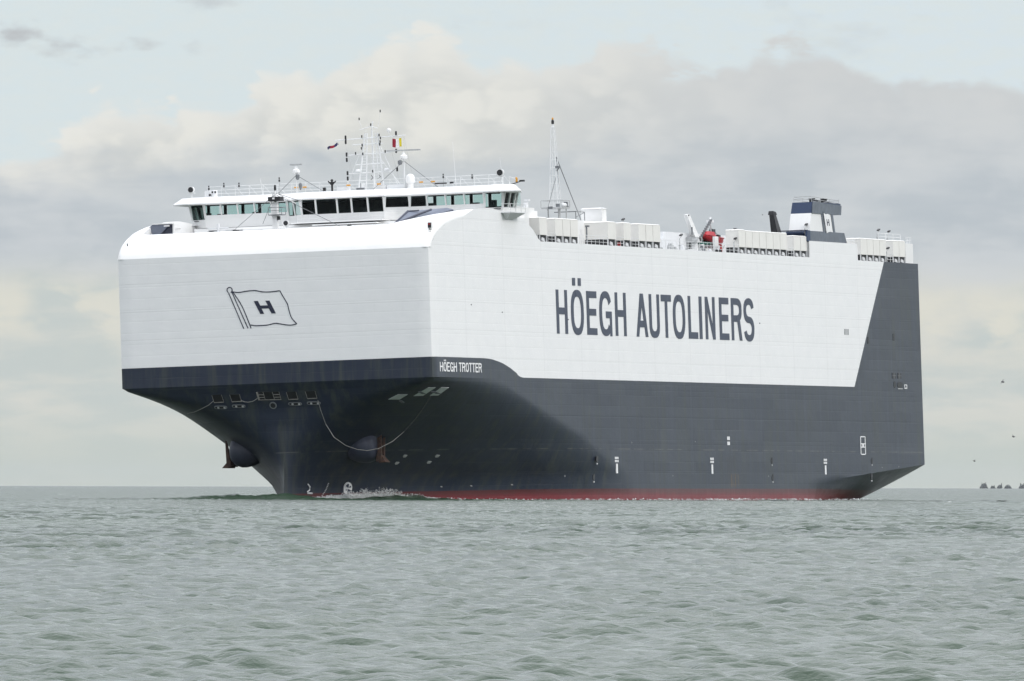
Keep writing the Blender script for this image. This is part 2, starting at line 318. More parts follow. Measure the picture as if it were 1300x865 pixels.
# ------------------------------------------------------------------ sea
def sea():
    rng = np.random.default_rng(3)
    d1 = 3 * (88 / 3) ** np.linspace(0, 1, 14)[:-1]
    d2 = [88.0]
    while d2[-1] < 1560: d2.append(d2[-1] * (1 + .00090 + .00105 * min(1, max(0, math.log(d2[-1] / 130) / math.log(8)))))
    d2 = np.array(d2)
    n3 = int(math.log(9000 / 1560) / .0045); d3 = 1560 * (9000 / 1560) ** np.linspace(0, 1, n3)[:-1]
    d4 = 9000 * (45000 / 9000) ** np.linspace(0, 1, 20)
    dist = np.concatenate([d1, d2, d3, d4])
    dr = np.gradient(dist)
    lim = math.radians(2.9)
    ac = np.arange(-lim, lim, .00026)
    out = np.radians(np.concatenate([np.array([3.2, 3.6, 4.4, 6, 8, 11]), np.arange(15, 180, 6)]))
    az = np.concatenate([-out[::-1], ac, out, [math.pi]])
    az[0] = az[0]
    R, Cn = len(dist), len(az)
    DD, AA = np.meshgrid(dist, az, indexing='ij'); DR = np.repeat(dr[:, None], Cn, 1)
    x = DD * np.sin(AA); y = DD * np.cos(AA); z = np.zeros_like(x)
    fade = np.clip((math.radians(4.2) - np.abs(AA)) / math.radians(.8), 0, 1)
    mean = math.radians(72)                                  # wind waves running obliquely across the view
    gx = np.zeros_like(x); gy = np.zeros_like(x)
    for i in range(170):
        # short steep ripples, a little longer chop, and (i >= 136) fairway waves damped near the viewer's sheltered shore
        open_ = i >= 136
        lam = 2.4 * (7.5 / 2.4) ** rng.random() if open_ else .30 * (1.3 / .30) ** rng.random() if i < 104 else 1.2 * (2.7 / 1.2) ** rng.random()
        th = mean + rng.normal() * (.55 if open_ else .75); k = 2 * math.pi / lam
        steep = (.020 if open_ else .040 if i < 104 else .0155) * (.5 + rng.random())
        amp = steep / k; ph = rng.random() * 6.283
        w = np.clip(lam / (2.2 * DR * (.30 + .70 * abs(math.sin(th)))) - 1, 0, 1)
        if open_: w = w * np.clip((DD - 150) / 330, 0, 1)
        elif i >= 104: w = w * np.clip((DD - 60) / 300, .15, 1)
        phs = k * (x * math.cos(th) + y * math.sin(th)) + ph
        wz = np.maximum(w, .8 * np.clip((DD - 900) / 600, 0, 1)) if open_ else np.maximum(w, .85)              # far off, single ripples merge: keep their heights, one sample each
        z += amp * wz * np.cos(phs)
        sw = amp * w * np.sin(phs) * .35; gx -= sw * math.cos(th); gy -= sw * math.sin(th)
    patch = np.clip(.95 + .16 * np.sin(x / 9.0 + y / 41.0 + 1.0) + .16 * np.sin(x / 17.0 - y / 63.0 + 2.2) + .14 * np.sin(y / 23.0 + .6 * np.sin(x / 13.0)), .45, 1.4)
    z *= fade * patch 
    z = z * np.clip(DD / 60, 0, 1)
    # the ship: calm hull line, bow wave, stern wake
    dx, dy = x - OX, y - OD; X = dx * sn + dy * cs; Y = -dx * cs + dy * sn
    near = (np.abs(X - 90) < 400) & (np.abs(Y) < 200)
    slick = 1 - .9 * np.exp(-((X - 205) / 30) ** 4) * np.exp(-(Y / 17.0) ** 4) * (X > 150); z *= slick
    ridge = .62 * np.exp(-((X + 1.2 + .03 * Y * Y * .25) / 2.6) ** 2) * np.exp(-(np.clip(Y, 0, 99) / 10.5) ** 2) * np.exp(-(np.clip(-Y, 0, 99) / 5.0) ** 2)
    ridge += .22 * np.exp(-((X + 3 - .35 * np.abs(Y)) / 3.2) ** 2) * np.exp(-((np.abs(Y) - 16) / 16.0) ** 2)
    hbw = 18.25 * (1 - (1 - np.clip((X - 1) / 75, 0, 1)) ** 2) ** 1.3
    gap = -Y - hbw                                            # distance outside the port waterline
    ridge += np.where(gap > -2, .75 * np.exp(-((X - 20) / 6.5) ** 2) * np.exp(-((gap - .9) / 1.8) ** 2), 0)
    z += ridge * near
    foam = np.exp(-(np.clip(gap, 0, 99) / .8) ** 2) * (gap > -1.5) * (X > 5) * (X < 175) * .55
    foam += np.exp(-((X - 215) / 26) ** 2) * np.exp(-((np.abs(Y) - 13) / 3.5) ** 2) * .55
    foam *= near
    foam += np.clip((z - .20) / .06, 0, .8) * (DD > 800) * (~(near & (ridge > .05)))
    co = np.stack([x + gx * fade, y + gy * fade, z], -1).reshape(-1, 3)
    idx = np.arange(R * Cn).reshape(R, Cn)
    q = np.stack([idx[:-1, :-1], idx[:-1, 1:], idx[1:, 1:], idx[1:, :-1]], -1).reshape(-1, 4)[:, ::-1]
    seam = np.stack([idx[:-1, -1], idx[:-1, 0], idx[1:, 0], idx[1:, -1]], -1)[:, ::-1]
    q = np.concatenate([q, seam])
    me = bpy.data.meshes.new('sea'); me.vertices.add(len(co)); me.vertices.foreach_set('co', co.astype(np.float32).ravel())
    me.loops.add(q.size); me.loops.foreach_set('vertex_index', q.astype(np.int32).ravel())
    me.polygons.add(len(q)); me.polygons.foreach_set('loop_start', np.arange(0, q.size, 4, dtype=np.int32))
    me.update(calc_edges=True); me.polygons.foreach_set('use_smooth', np.ones(len(q), bool))
    at = me.attributes.new('foam', 'FLOAT', 'POINT'); at.data.foreach_set('value', foam.astype(np.float32).ravel())
    at = me.attributes.new('chop', 'FLOAT', 'POINT'); at.data.foreach_set('value', np.clip((DD - 170) / 380, 0, 1).astype(np.float32).ravel())
    at = me.attributes.new('viewer_tilt', 'FLOAT', 'POINT'); at.data.foreach_set('value', (np.clip((DD - 250) / 1300, 0, 1) * slick).astype(np.float32).ravel())
    at = me.attributes.new('gain', 'FLOAT', 'POINT'); at.data.foreach_set('value', (1 + np.clip((DR - .15) / .26, 0, 5) * slick).astype(np.float32).ravel())
    m = bpy.data.materials.new('sea_water'); m.use_nodes = True; b = m.node_tree.nodes['Principled BSDF']; q_ = G(m.node_tree)
    pos = q_.n('ShaderNodeNewGeometry').outputs['Position']
    def mp(sc_, rot=0.0):
        n = q_.n('ShaderNodeMapping'); n.inputs['Scale'].default_value = sc_; n.inputs['Rotation'].default_value = (0, 0, rot); q_.put(n.inputs[0], pos); return n.outputs[0]
    big = q_.noise(mp((.02, .012, 0)), 1.0, 3, .5)
    c = q_.mix(q_.ss(big, .35, .65), (.031, .056, .035), (.043, .070, .044))
    af = q_.n('ShaderNodeAttribute', attribute_name='foam').outputs['Fac']
    fo = q_.m('MULTIPLY', af, q_.ss(q_.noise(mp((1.1, .7, 1)), 1.0, 5, .65), .46, .62), clamp=True)
    c = q_.mix(fo, c, (.72, .75, .73))
    q_.put(b.inputs['Base Color'], c)
    q_.put(b.inputs['Roughness'], q_.m('MULTIPLY_ADD', fo, .5, .07)); b.inputs['IOR'].default_value = 1.333
    r1 = q_.noise(mp((1.5, 2.6, 1), .45), 1.0, 5, .62); r2 = q_.noise(mp((.42, .75, .3), .3), 1.0, 3, .5); r3 = q_.noise(mp((6, 9, 1), .6), 1.0, 3, .55)
    ch_ = q_.n('ShaderNodeAttribute', attribute_name='chop').outputs['Fac']
    hgt = q_.m('ADD', q_.m('ADD', q_.m('MULTIPLY', r1, q_.m('MULTIPLY_ADD', ch_, .08, .05)), q_.m('MULTIPLY', r2, q_.m('MULTIPLY_ADD', ch_, .12, .06))), q_.m('MULTIPLY', r3, .022))
    bp = q_.n('ShaderNodeBump'); bp.inputs['Strength'].default_value = .8; bp.inputs['Distance'].default_value = 1.0
    q_.put(bp.inputs['Height'], hgt); q_.put(b.inputs['Normal'], bp.outputs[0])
    # ripples steeper than the sheet's own spacing can carry: their slopes are restored on the normal
    sp_ = q_.n('ShaderNodeSeparateXYZ'); q_.put(sp_.inputs[0], q_.n('ShaderNodeNewGeometry').outputs['Normal'])
    ga = q_.n('ShaderNodeAttribute', attribute_name='gain').outputs['Fac']
    le_ = q_.n('ShaderNodeAttribute', attribute_name='viewer_tilt').outputs['Fac']      # normals leaned towards the viewer to darken the water, most far off
    nv = q_.n('ShaderNodeVectorMath', operation='NORMALIZE'); q_.put(nv.inputs[0], q_.vec(q_.m('MULTIPLY', sp_.outputs[0], ga), q_.m('SUBTRACT', q_.m('MULTIPLY', sp_.outputs[1], ga), q_.m('MULTIPLY_ADD', le_, .13, .065)), sp_.outputs[2]))
    q_.put(bp.inputs['Normal'], nv.outputs[0])
    me.materials.append(m)
    o = bpy.data.objects.new('sea', me); COL.objects.link(o); tag(o, 'choppy grey green sea reaching from the viewer to the horizon', None, None, 'structure')
sea()

# ------------------------------------------------------------------ the ship
ship = bpy.data.objects.new('car_carrier', None); COL.objects.link(ship); ship.matrix_world = SHIP_M
tag(ship, 'huge blunt-bowed white and grey car carrier ship steaming across the sea', 'ship')
HB = 18.25; ZK = 12.95; L_ = 198.4
KZ = [(-3,1.16),(0,1.16),(1,1.14),(2,1.045),(3,.926),(4,.81),(5,.68),(6,.565),(7,.461),(8,.367),(9,.285),(10,.203),(11,.121),(11.5,.08),(12,.043),(12.3,.024),(12.6,.010),(12.95,.003)]
XS = [(-3,1.0),(0,1.2),(2,1.5),(5,1.9),(8,1.9),(10,1.5),(11,1.1),(12,.6),(12.95,0)]
PP = [(0,1.9),(4,1.8),(8,1.5),(10,1.35),(12.95,1.25)]
BD = [(0,76.),(2.2,73),(4.2,65),(6.3,57),(9.2,41.),(11.4,30.5),(12.95,23.5)]
def kz(Z): return float(np.interp(Z, [a for a, _ in KZ], [b for _, b in KZ]))
def xf(Z): return float(np.interp(Z, [a for a, _ in BD], [b for _, b in BD]))
def xstem(Z): return float(np.interp(Z, [a for a, _ in XS], [b for _, b in XS]))
def pw(Z): return float(np.interp(Z, [a for a, _ in PP], [b for _, b in PP]))
def bow_x(Y, Z):                              # X of the flared bow surface at (Y, Z)
    v = min(abs(Y) / HB, 1); x0 = xstem(Z)
    return x0 + (xf(Z) - x0) * (1 - max(0, 1 - v ** (1 / kz(Z))) ** (1 / pw(Z)))
def bow_p(Y, Z, off=0.0):                     # point on the bow, pushed out along its normal
    e = .03; p = Vector((bow_x(Y, Z), Y, Z))
    a = Vector((bow_x(Y + e, Z), Y + e, Z)) - Vector((bow_x(Y - e, Z), Y - e, Z)); b = Vector((bow_x(Y, Z + e), Y, Z + e)) - Vector((bow_x(Y, Z - e), Y, Z - e))
    n = a.cross(b).normalized()
    if n.x > 0: n = -n
    return p + n * off, n
PROF = [(0, 27.3), (.3, 27.95), (1.0, 28.75), (2.9, 29.65), (5.3, 30.4), (9.3, 31.1), (14, 31.6), (18, 31.85), (22, 32.0)]
HUMP = [(22, 32.0), (25.5, 31.87), (29.4, 31.64), (32, 31.42), (33.8, 31.2), (36.1, 30.75), (38.7, 29.83), (40.4, 28.95), (41.1, 28.62)]
# smooth profile
pt = [0]
for i in range(1, len(PROF)): pt.append(pt[-1] + math.dist(PROF[i], PROF[i - 1]))
def catmull(t):
    x = np.interp(t, pt, [p[0] for p in PROF]); z = np.interp(t, pt, [p[1] for p in PROF]); return x, z
ts = np.linspace(0, pt[-1], 200); px_, pz_ = catmull(ts)
ker = np.ones(17) / 17
pxs = np.convolve(np.pad(px_, 8, mode='edge'), ker, 'valid'); pzs = np.convolve(np.pad(pz_, 8, mode='edge'), ker, 'valid')
wgt = np.clip(np.minimum(np.arange(200), 199 - np.arange(200)) / 10, 0, 1); px_ = px_ * (1 - wgt) + pxs * wgt; pz_ = pz_ * (1 - wgt) + pzs * wgt
sel = np.unique(np.concatenate([np.arange(0, 40, 2), np.arange(40, 200, 5), [199]])); px_, pz_ = px_[sel], pz_[sel]
tx, tz = np.gradient(px_), np.gradient(pz_); ln_ = np.hypot(tx, tz); NX, NZ = -tz / ln_, tx / ln_
bl_ = np.clip(1 - np.arange(len(NX)) / 8, 0, 1) ** 1.5; NX = NX * (1 - bl_) - bl_; NZ = NZ * (1 - bl_); ln_ = np.hypot(NX, NZ); NX, NZ = NX / ln_, NZ / ln_
FR = .65                                      # fillet radius along the shoulder of the bow
CX, CZ = px_ - FR * NX, pz_ - FR * NZ
def top_z(X):
    if X <= CX[0]: return 27.3
    if X < 22: return float(np.interp(X, CX, CZ)) + FR * min(1, max(0, (X - 12.5) / 4))
    if X < 41.1: return float(np.interp(X, [h[0] for h in HUMP], [h[1] for h in HUMP]))
    if 150.26 < X < 171.36: return 30.62
    return 28.62
def hull():
    N1 = 120
    aft = [80 + i * (145 - 80) / 13 for i in range(14)][1:] + [150.2, 150.3, 155, 160, 165, 171.3, 171.42, 176, 181, 186, 191, 195, L_]
    def resample(c):
        c = np.array(c); s = np.concatenate([[0], np.cumsum(np.hypot(*np.diff(c, axis=0).T))]); t = np.linspace(0, s[-1], N1)
        return np.stack([np.interp(t, s, c[:, 0]), np.interp(t, s, c[:, 1])], 1)
    def half(Z):
        s = np.linspace(0, 1, 900) ** 4; x0 = xstem(Z); k = kz(Z)
        y = HB * (1 - (1 - s) ** pw(Z)) ** k
        return resample([(x0, 0)] + [(x0 + (xf(Z) - x0) * a, b) for a, b in zip(s, y)] + [(80, HB)])
    def boxhalf():
        r = FR; arc = [(r - r * math.cos(t), HB - r + r * math.sin(t)) for t in np.linspace(0, math.pi / 2, 14)]
        return resample([(0, 0)] + arc + [(80, HB)])
    rows = []
    zl = [-3, -1.5, -.5, 0, .5, 1, 1.5, 2, 2.5, 3, 3.5, 4, 4.5, 5, 5.5, 6, 6.5, 7, 7.5, 8, 8.5, 9, 9.5, 10, 10.4, 10.8, 11.2, 11.5, 11.8, 12, 12.2, 12.4, 12.6, 12.8, 12.95]
    def aftpts(Z):
        o = []
        for X in aft:
            zk = 1.5 + max(0, X - 150) / 48.4 * 2.25; w = HB; Zr, Z = Z, zr(X, Z)
            if X > 146 and Z < zk:
                a = min(1, (X - 146) / 52.4); w = HB - (zk - Z) * 1.95 * a ** 1.0 - (zk - Z) ** 2 * .05 * a
            o.append((X, max(w, .5), Z)); Z = Zr
        return o
    def zr(X, Z):                              # rows bend so that one of them runs along the stern knuckle (row Z = 3)
        if X <= 80: return Z
        zk = 3 - 1.5 * (X - 80) / 60 if X < 140 else 1.5 + (X - 150) / 48.4 * 2.25 if X > 150 else 1.5
        return Z if Z <= 0 else Z * zk / 3 if Z < 3 else zk + (Z - 3) * (ZK - zk) / (ZK - 3)
    for Z in zl:
        rows.append([(p[0], p[1], Z) for p in half(Z)] + aftpts(Z))
    b = [tuple(p) for p in boxhalf()] + [(X, HB) for X in aft]
    rows.append([(x, y, ZK + .001) for x, y in b])
    for t in np.linspace(0, 1, 13)[1:]: rows.append([(x, y, ZK + (top_z(x) - ZK) * t) for x, y in b])
    n = len(rows[0]); mb = MB(); vs = []; fs = []
    for r in rows: vs += [(x, -y, z) for x, y, z in r[::-1]] + [(x, y, z) for x, y, z in r[1:]]
    w = 2 * n - 1
    for i in range(len(rows) - 1):
        for j in range(w - 1): fs.append((i * w + j, i * w + j + 1, (i + 1) * w + j + 1, (i + 1) * w + j))
    for i in range(len(rows) - 1): fs.append((i * w, (i + 1) * w, (i + 1) * w + w - 1, i * w + w - 1))   # transom
    mb.add(vs, fs); mb.build('hull', 'hull', ship, True, 28)
hull()
def cowl():
    mb = MB(); cols = []; half = HB - FR
    def cut(Y):
        if Y < 0: return 30.08 + max(0, (-Y - 12.2) / 5.4) * 1.68
        return 30.05 + max(0, (Y - 16.5) / .75) * 1.2
    ys = list(np.linspace(-half, half, 72))
    K = len(px_)
    def colpts(f, zc):
        o = []
        for i in range(K):
            o.append(f(i))
        if zc is not None:
            z = [p[2] for p in o]; t = float(np.interp(zc, z, np.arange(K)))
            o = [tuple(np.array(o[int(a)]) * (1 - a % 1) + np.array(o[min(int(a) + 1, K - 1)]) * (a % 1)) for a in np.linspace(0, t, K)]
        return o
    for b in np.linspace(math.pi / 2, 0, 9)[:-1]:
        cols.append(colpts(lambda i: (CX[i] + FR * math.cos(b) * NX[i], -half - FR * math.sin(b), CZ[i] + FR * math.cos(b) * NZ[i]), 31.78))
    for Y in ys: cols.append(colpts(lambda i: (px_[i], Y, pz_[i]), min(cut(Y), 31.98)))
    for b in np.linspace(0, math.pi / 2, 9)[1:]:
        cols.append(colpts(lambda i: (CX[i] + FR * math.cos(b) * NX[i], half + FR * math.sin(b), CZ[i] + FR * math.cos(b) * NZ[i]), None if b > .9 else 31.3))
    fs = [(c * K + i, (c + 1) * K + i, (c + 1) * K + i + 1, c * K + i + 1) for c in range(len(cols) - 1) for i in range(K - 1)]
    mb.add([p for c in cols for p in c], fs)
    # return flange along the cut
    ed = [c[-1] for c in cols]; mb.add(ed + [(x + .35, y, z - .5) for x, y, z in ed], [(i, i + 1, len(ed) + i + 1, len(ed) + i) for i in range(len(ed) - 1)])
    mb.build('bow_cowl', 'white', ship, True, 50)
    MB().add([(5.4, -12.35, 30.0), (13.5, -16.9, 31.72), (13.0, -16.3, 31.92), (9.5, -12.95, 31.62)], [(0, 1, 2, 3)]).prism([(13.4, -16.9, 31.7), (13.4, -13.2, 31.66), (13.5, -13.2, 29.5), (13.5, -16.9, 29.5)], (.2, 0, 0)).build('breakwater_screen', 'bluegrey', ship)
    MB().tube([(5.5, -12.4, 30.05), (9.0, -14.2, 31.2), (10.4, -15.3, 31.72)], .13).tube([(5.5, -12.35, 30.0), (9.4, -12.9, 31.62)], .12).tube([(9.4, -12.9, 31.62), (10.0, -14.0, 31.66)], .08).build('screen_strut', 'darkblue', ship)
    MB().prism([(9.3, 16.75, 30.0), (9.3, 14.55, 30.0), (9.3, 14.55, 31.28), (9.3, 16.4, 31.3)], (.12, 0, 0)).build('breakwater_screen', 'darkblue', ship)
    MB().prism([(8.9, 17.35, 30.95), (8.9, 16.75, 29.9), (8.9, 15.9, 30.3), (8.9, 14.95, 31.2), (8.9, 16.9, 31.3)], (.1, 0, 0)).build('breakwater_screen', 'bluegrey', ship)
    MB().box(8.8, 10, 14.5, 16.9, 31.3, 31.42).box(9.1, 9.28, 14.42, 14.6, 30.0, 31.4).build('screen_rim', 'white', ship)
    MB().box(8.7, 9.0, 14.9, 15.5, 31.03, 31.17).build('screen_lamp', 'letterwhite', ship)
cowl()
MB().box(6.2, 41.5, -17.9, 17.9, 29.0, 29.4).build('fore_deck', 'lightgrey', ship)
MB().box(40, 198.1, -18.1, 18.1, 28.1, 28.45).build('upper_deck', 'lightgrey', ship)
MB().box(150.35, 171.3, -18.15, -10, 28.5, 30.5).build('funnel_casing', 'white', ship)

# --- lettering ------------------------------------------------------
def glyph(ch, w, h, sv, sb):
    """list of polygons (2d) for one capital; sv stem width, sb bar width"""
    P = []
    R = lambda x0, y0, x1, y1: P.append([(x0, y0), (x1, y0), (x1, y1), (x0, y1)])
    def arc(cx, cy, rx, ry, a0, a1, n=14, p=2.5):
        pts = []
        for i in range(n + 1):
            a = math.radians(a0 + (a1 - a0) * i / n); c, s = math.cos(a), math.sin(a)
            ex = 2 / p; k = lambda r, dx: r
            X = lambda r: math.copysign(abs(c) ** ex, c) * r; Yv = lambda r: math.copysign(abs(s) ** ex, s) * r
            pts.append(((cx + X(rx + sv / 2), cy + Yv(ry + sb / 2)), (cx + X(rx - sv / 2), cy + Yv(ry - sb / 2))))
        for a, b in zip(pts, pts[1:]): P.append([a[0], b[0], b[1], a[1]])
    rx, ry = (w - sv) / 2, (h - sb) / 2
    if ch == 'H': R(0, 0, sv, h); R(w - sv, 0, w, h); R(sv, h * .52 - sb / 2, w - sv, h * .52 + sb / 2)
    elif ch in 'OÖ':
        arc(w / 2, h / 2, rx, ry, 0, 360, 32)
        if ch == 'Ö': R(w * .16, h * 1.09, w * .40, h * 1.26); R(w * .60, h * 1.09, w * .84, h * 1.26)
    elif ch == 'E': R(0, 0, sv, h); R(sv, 0, w, sb); R(sv, h - sb, w, h); R(sv, h * .52 - sb / 2, w * .94, h * .52 + sb / 2)
    elif ch == 'G': arc(w / 2, h / 2, rx, ry, 28, 322, 28); R(w * .52, h * .40, w, h * .40 + sb); R(w - sv * .8, 0, w, h * .40)
    elif ch == 'A':
        t = h * .30; m = w / 2
        P.append([(0, 0), (sv, 0), (m, h - t), (m, h), (m - sv * .62, h)]); P.append([(w, 0), (w - sv, 0), (m, h - t), (m, h), (m + sv * .62, h)][::-1])
        xi = lambda y: sv + (m - sv) * y / (h - t); P.append([(xi(h * .22), h * .22), (w - xi(h * .22), h * .22), (w - xi(h * .22 + sb), h * .22 + sb), (xi(h * .22 + sb), h * .22 + sb)])
    elif ch == 'U': R(0, h * .30, sv, h); R(w - sv, h * .30, w, h); arc(w / 2, h * .30, rx, h * .30 - sb / 2, 180, 360, 18)
    elif ch == 'T': R(w / 2 - sv / 2, 0, w / 2 + sv / 2, h - sb); R(0, h - sb, w, h)
    elif ch == 'L': R(0, 0, sv, h); R(sv, 0, w, sb)
    elif ch == 'I': R(0, 0, w, h)
    elif ch == 'N': R(0, 0, sv, h); R(w - sv, 0, w, h); P.append([(sv, h), (sv, h - h * .34), (w - sv, 0), (w - sv, h * .34)])
    elif ch == 'R':
        R(0, 0, sv, h); hb = h * .56; R(sv, h - sb, w * .5, h); R(sv, h - hb, w * .5, h - hb + sb); arc(w * .5, h - hb / 2, w * .5 - sv / 2, hb / 2 - sb / 2, 90, -90, 14)
        P.append([(w - sv * 1.05, 0), (w, 0), (w * .66 + sv * .55, h - hb + sb * .5), (w * .66 - sv * .55, h - hb + sb * .5)])
    elif ch == 'S':
        q = (h - sb) / 4; 
        arc(w / 2, h / 2 + q, rx, q, 12, 270, 20, 2.3); arc(w / 2, h / 2 - q, rx, q, 90, -168, 20, 2.3)
    return P
def letter_side(name, ch, x0, x1, z0, z1, sv, sb, material):
    mb = MB()
    for i, poly in enumerate(glyph(ch, x1 - x0, z1 - z0, sv, sb)):
        mb.prism([(x0 + u, -HB - .03 - .0015 * (i % 9), z0 + v) for u, v in poly], (0, .02, 0))
    return mb.build(name, material, ship)
for ch, x0, x1 in [('H',46.37,50.68),('Ö',52.0,56.95),('E',58.07,62.03),('G',63.0,67.86),('H',69.17,73.53),('A',77.4,82.1),('U',82.67,86.82),('T',87.5,91.6),('O',92.2,97.15),('L',98.39,102.25),('I',102.85,104.06),('N',105.36,109.4),('E',111.14,115.1),('R',116.09,120.5),('S',121.3,125.6)]:
    letter_side('hull_letter', ch, x0, x1, 18.25 - (.08 if ch in 'ÖOGSU' else 0), 23.25 + (.08 if ch in 'ÖOGS' else 0), 1.05, .78, 'navy')
x = 2.35
for ch in 'HÖEGH TROTTER':
    wd = {' ': .62, 'E': .98, 'T': .98, 'I': .4}.get(ch, 1.12)
    if ch != ' ': letter_side('name_letter', ch, x, x + wd, 13.58, 14.62, .25, .16, 'letterwhite')
    x += wd + (.17 if ch != ' ' else 0)
# --- house flag emblem painted on the flat bow
def strip(mb, pts, w, X=-.03):
    pts = [Vector((p[0], p[1])) for p in pts]
    fine = []
    for i in range(len(pts) - 1):
        p0, p1, p2, p3 = pts[max(i - 1, 0)], pts[i], pts[i + 1], pts[min(i + 2, len(pts) - 1)]
        for k in range(5):
            t = k / 5; fine.append(.5 * ((2 * p1) + (p2 - p0) * t + (2 * p0 - 5 * p1 + 4 * p2 - p3) * t * t + (3 * p1 - p0 - 3 * p2 + p3) * t ** 3))
    fine.append(pts[-1]); L = []
    for i, p in enumerate(fine):
        t = (fine[min(i + 1, len(fine) - 1)] - fine[max(i - 1, 0)]).normalized(); n = Vector((-t.y, t.x)) * w / 2; L.append((p + n, p - n))
    for a, b in zip(L, L[1:]):
        mb.prism([(X, *a[0]), (X, *b[0]), (X, *b[1]), (X, *a[1])], (.02, 0, 0))
mb = MB()
strip(mb, [(4.79,23.23),(4.03,23.12),(3.17,23.22),(2.15,23.26),(1.31,23.09),(.38,23.04),(-.77,23.13)], .11); strip(mb, [(-.77,23.13),(-1.05,22.58),(-1.57,21.67),(-1.76,20.9),(-2.03,20.08),(-2.6,19.4)], .11)
strip(mb, [(-2.6,19.4),(-1.87,19.28),(-.94,19.41),(-.1,19.55),(.76,19.4),(2.03,19.37),(2.79,19.48)], .11, -.032)
strip(mb, [(5.22,23.14),(3.57,19.09)], .11); strip(mb, [(4.87,23.29),(3.08,19.11)], .11); strip(mb, [(4.7,23.18),(3.66,21.51),(2.72,19.1)], .11, -.034)
strip(mb, [(5.08 + .3 * math.cos(a), 23.42 + .3 * math.sin(a)) for a in np.linspace(-1.0, 4.3, 14)], .11, -.036)
mb.build('flag_emblem_outline', 'ink', ship)
mb = MB(); Hh = [(2.32,22.09),(1.83,22.1),(1.57,21.57),(.7,21.57),(.96,22.09),(.49,22.09),(-.22,20.65),(.29,20.65),(.59,21.23),(1.42,21.22),(1.14,20.65),(1.6,20.65)]
for ids in ((0, 1, 2, 9, 10, 11), (4, 5, 6, 7, 8, 3), (2, 3, 8, 9)): mb.prism([(-.03, *Hh[i]) for i in ids], (.02, 0, 0))
mb.build('flag_emblem_letter', 'ink', ship)

# --- bow openings, marks, bolsters ------------------------------------
def decal(name, pts, material, off=.05, parent=ship, grow=0.0):
    mb = MB(); P = [bow_p(y, z, off) for y, z in pts]
    n = sum((p[1] for p in P), Vector()) / len(P); mb.prism([p[0] for p in P], -n * .12); return mb.build(name, material, parent)
def F_(px, py):                               # bow front: photo pixel -> (Y, Z)
    return (7.45 - (px - 270) * .09145, 12.05 + (500 - py) * .0895 - (px - 270) * .0036)
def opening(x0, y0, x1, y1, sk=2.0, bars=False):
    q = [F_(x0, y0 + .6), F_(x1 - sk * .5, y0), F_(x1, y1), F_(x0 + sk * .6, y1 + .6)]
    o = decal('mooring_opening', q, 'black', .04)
    P = [bow_p(y, z, .10)[0] for y, z in q]
    f = MB().tube([P[0], P[3]], .035, 4).tube([P[3] + Vector((0, 0, .28)), P[2] + Vector((0, 0, .28))], .05, 4).tube([P[3], P[2]], .05, 4).tube([P[1], P[2]], .03, 4)
    f.build('opening_frame', 'frame', o)
    if bars:
        for a in (.28, .70): MB().tube([P[0].lerp(P[1], a), P[3].lerp(P[2], a)], .04, 4).build('opening_bar', 'frame', o)
        for v in (.35, .68):
            MB().tube([P[0].lerp(P[3], v), (P[0].lerp(P[1], .28)).lerp(P[3].lerp(P[2], .28), v)], .05, 4).build('opening_bar', 'frame', o); MB().tube([(P[0].lerp(P[1], .7)).lerp(P[3].lerp(P[2], .7), v), P[1].lerp(P[2], v)], .05, 4).build('opening_bar', 'frame', o)
        MB().tube([P[0], P[3]], .13, 4).build('opening_bar', 'frame', o)
opening(266.7, 501, 280.2, 510); opening(289.5, 500.3, 303, 509); opening(324.5, 497, 353.5, 506.6, bars=True); opening(361.8, 497, 375, 506); opening(385.8, 496, 399.2, 504.8)
def slot(x0, x1, yc):
    pts = []
    for i in range(14):
        a = 2 * math.pi * i / 14; c, s = math.cos(a), math.sin(a)
        pts.append(F_((x0 + x1) / 2 + math.copysign(abs(c) ** .45, c) * (x1 - x0) / 2, yc + math.copysign(abs(s) ** .6, s) * 2.0))
    o = decal('fairlead', pts, 'grey', .06); c = np.mean(pts, 0)
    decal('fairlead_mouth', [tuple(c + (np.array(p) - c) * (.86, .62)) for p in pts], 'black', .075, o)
    for k in (-.35, .62):
        xc = (x0 + x1) / 2 + k * (x1 - x0) / 2; decal('roller', [F_(xc - 1.2, yc - .9), F_(xc + 1.2, yc - .9), F_(xc + 1.2, yc + 1.2), F_(xc - 1.2, yc + 1.2)], 'lightgrey', .09, o)
for x0, x1, yc in ((266.5, 283, 516.8), (289.5, 306.5, 515.2), (361.3, 378.5, 512.2), (385, 402.5, 511.2)): slot(x0, x1, yc)
ring = [F_(341.8 + 4.6 * math.cos(a), 514.2 + 4.3 * math.sin(a)) for a in np.linspace(0, 2 * math.pi, 17)[:-1]]
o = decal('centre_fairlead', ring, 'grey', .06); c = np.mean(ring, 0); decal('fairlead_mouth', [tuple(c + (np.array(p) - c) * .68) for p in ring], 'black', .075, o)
for q in ([(-12.09,10.73),(-13.05,10.71),(-14.17,11.2),(-13.38,11.22)], [(-14.44,11.04),(-15.09,11.06),(-16.81,11.89),(-16.45,11.89)], [(-15.52,11.08),(-15.94,11.08),(-17.28,11.89),(-17.03,11.89)]):
    decal('lit_mooring_port', q, 'offwhite', .05)
for y, z in ((-15.42, 11.4), (-16.2, 11.4), (-13.0, 10.5)): decal('port_roller', [(y - .12, z - .1), (y + .12, z - .1), (y + .12, z + .1), (y - .12, z + .1)], 'grey', .12)
for y, z in ((-9.18, 4.62), (-8.24, 3.86), (-11.16, 4.56), (-10.28, 3.89)):
    decal('small_bow_mark', [(y - .20, z + .10), (y - .02, z + .13), (y + .16, z - .02), (y + .20, z - .14), (y + .03, z - .12), (y - .12, z + .02)], 'lightgrey', .05)
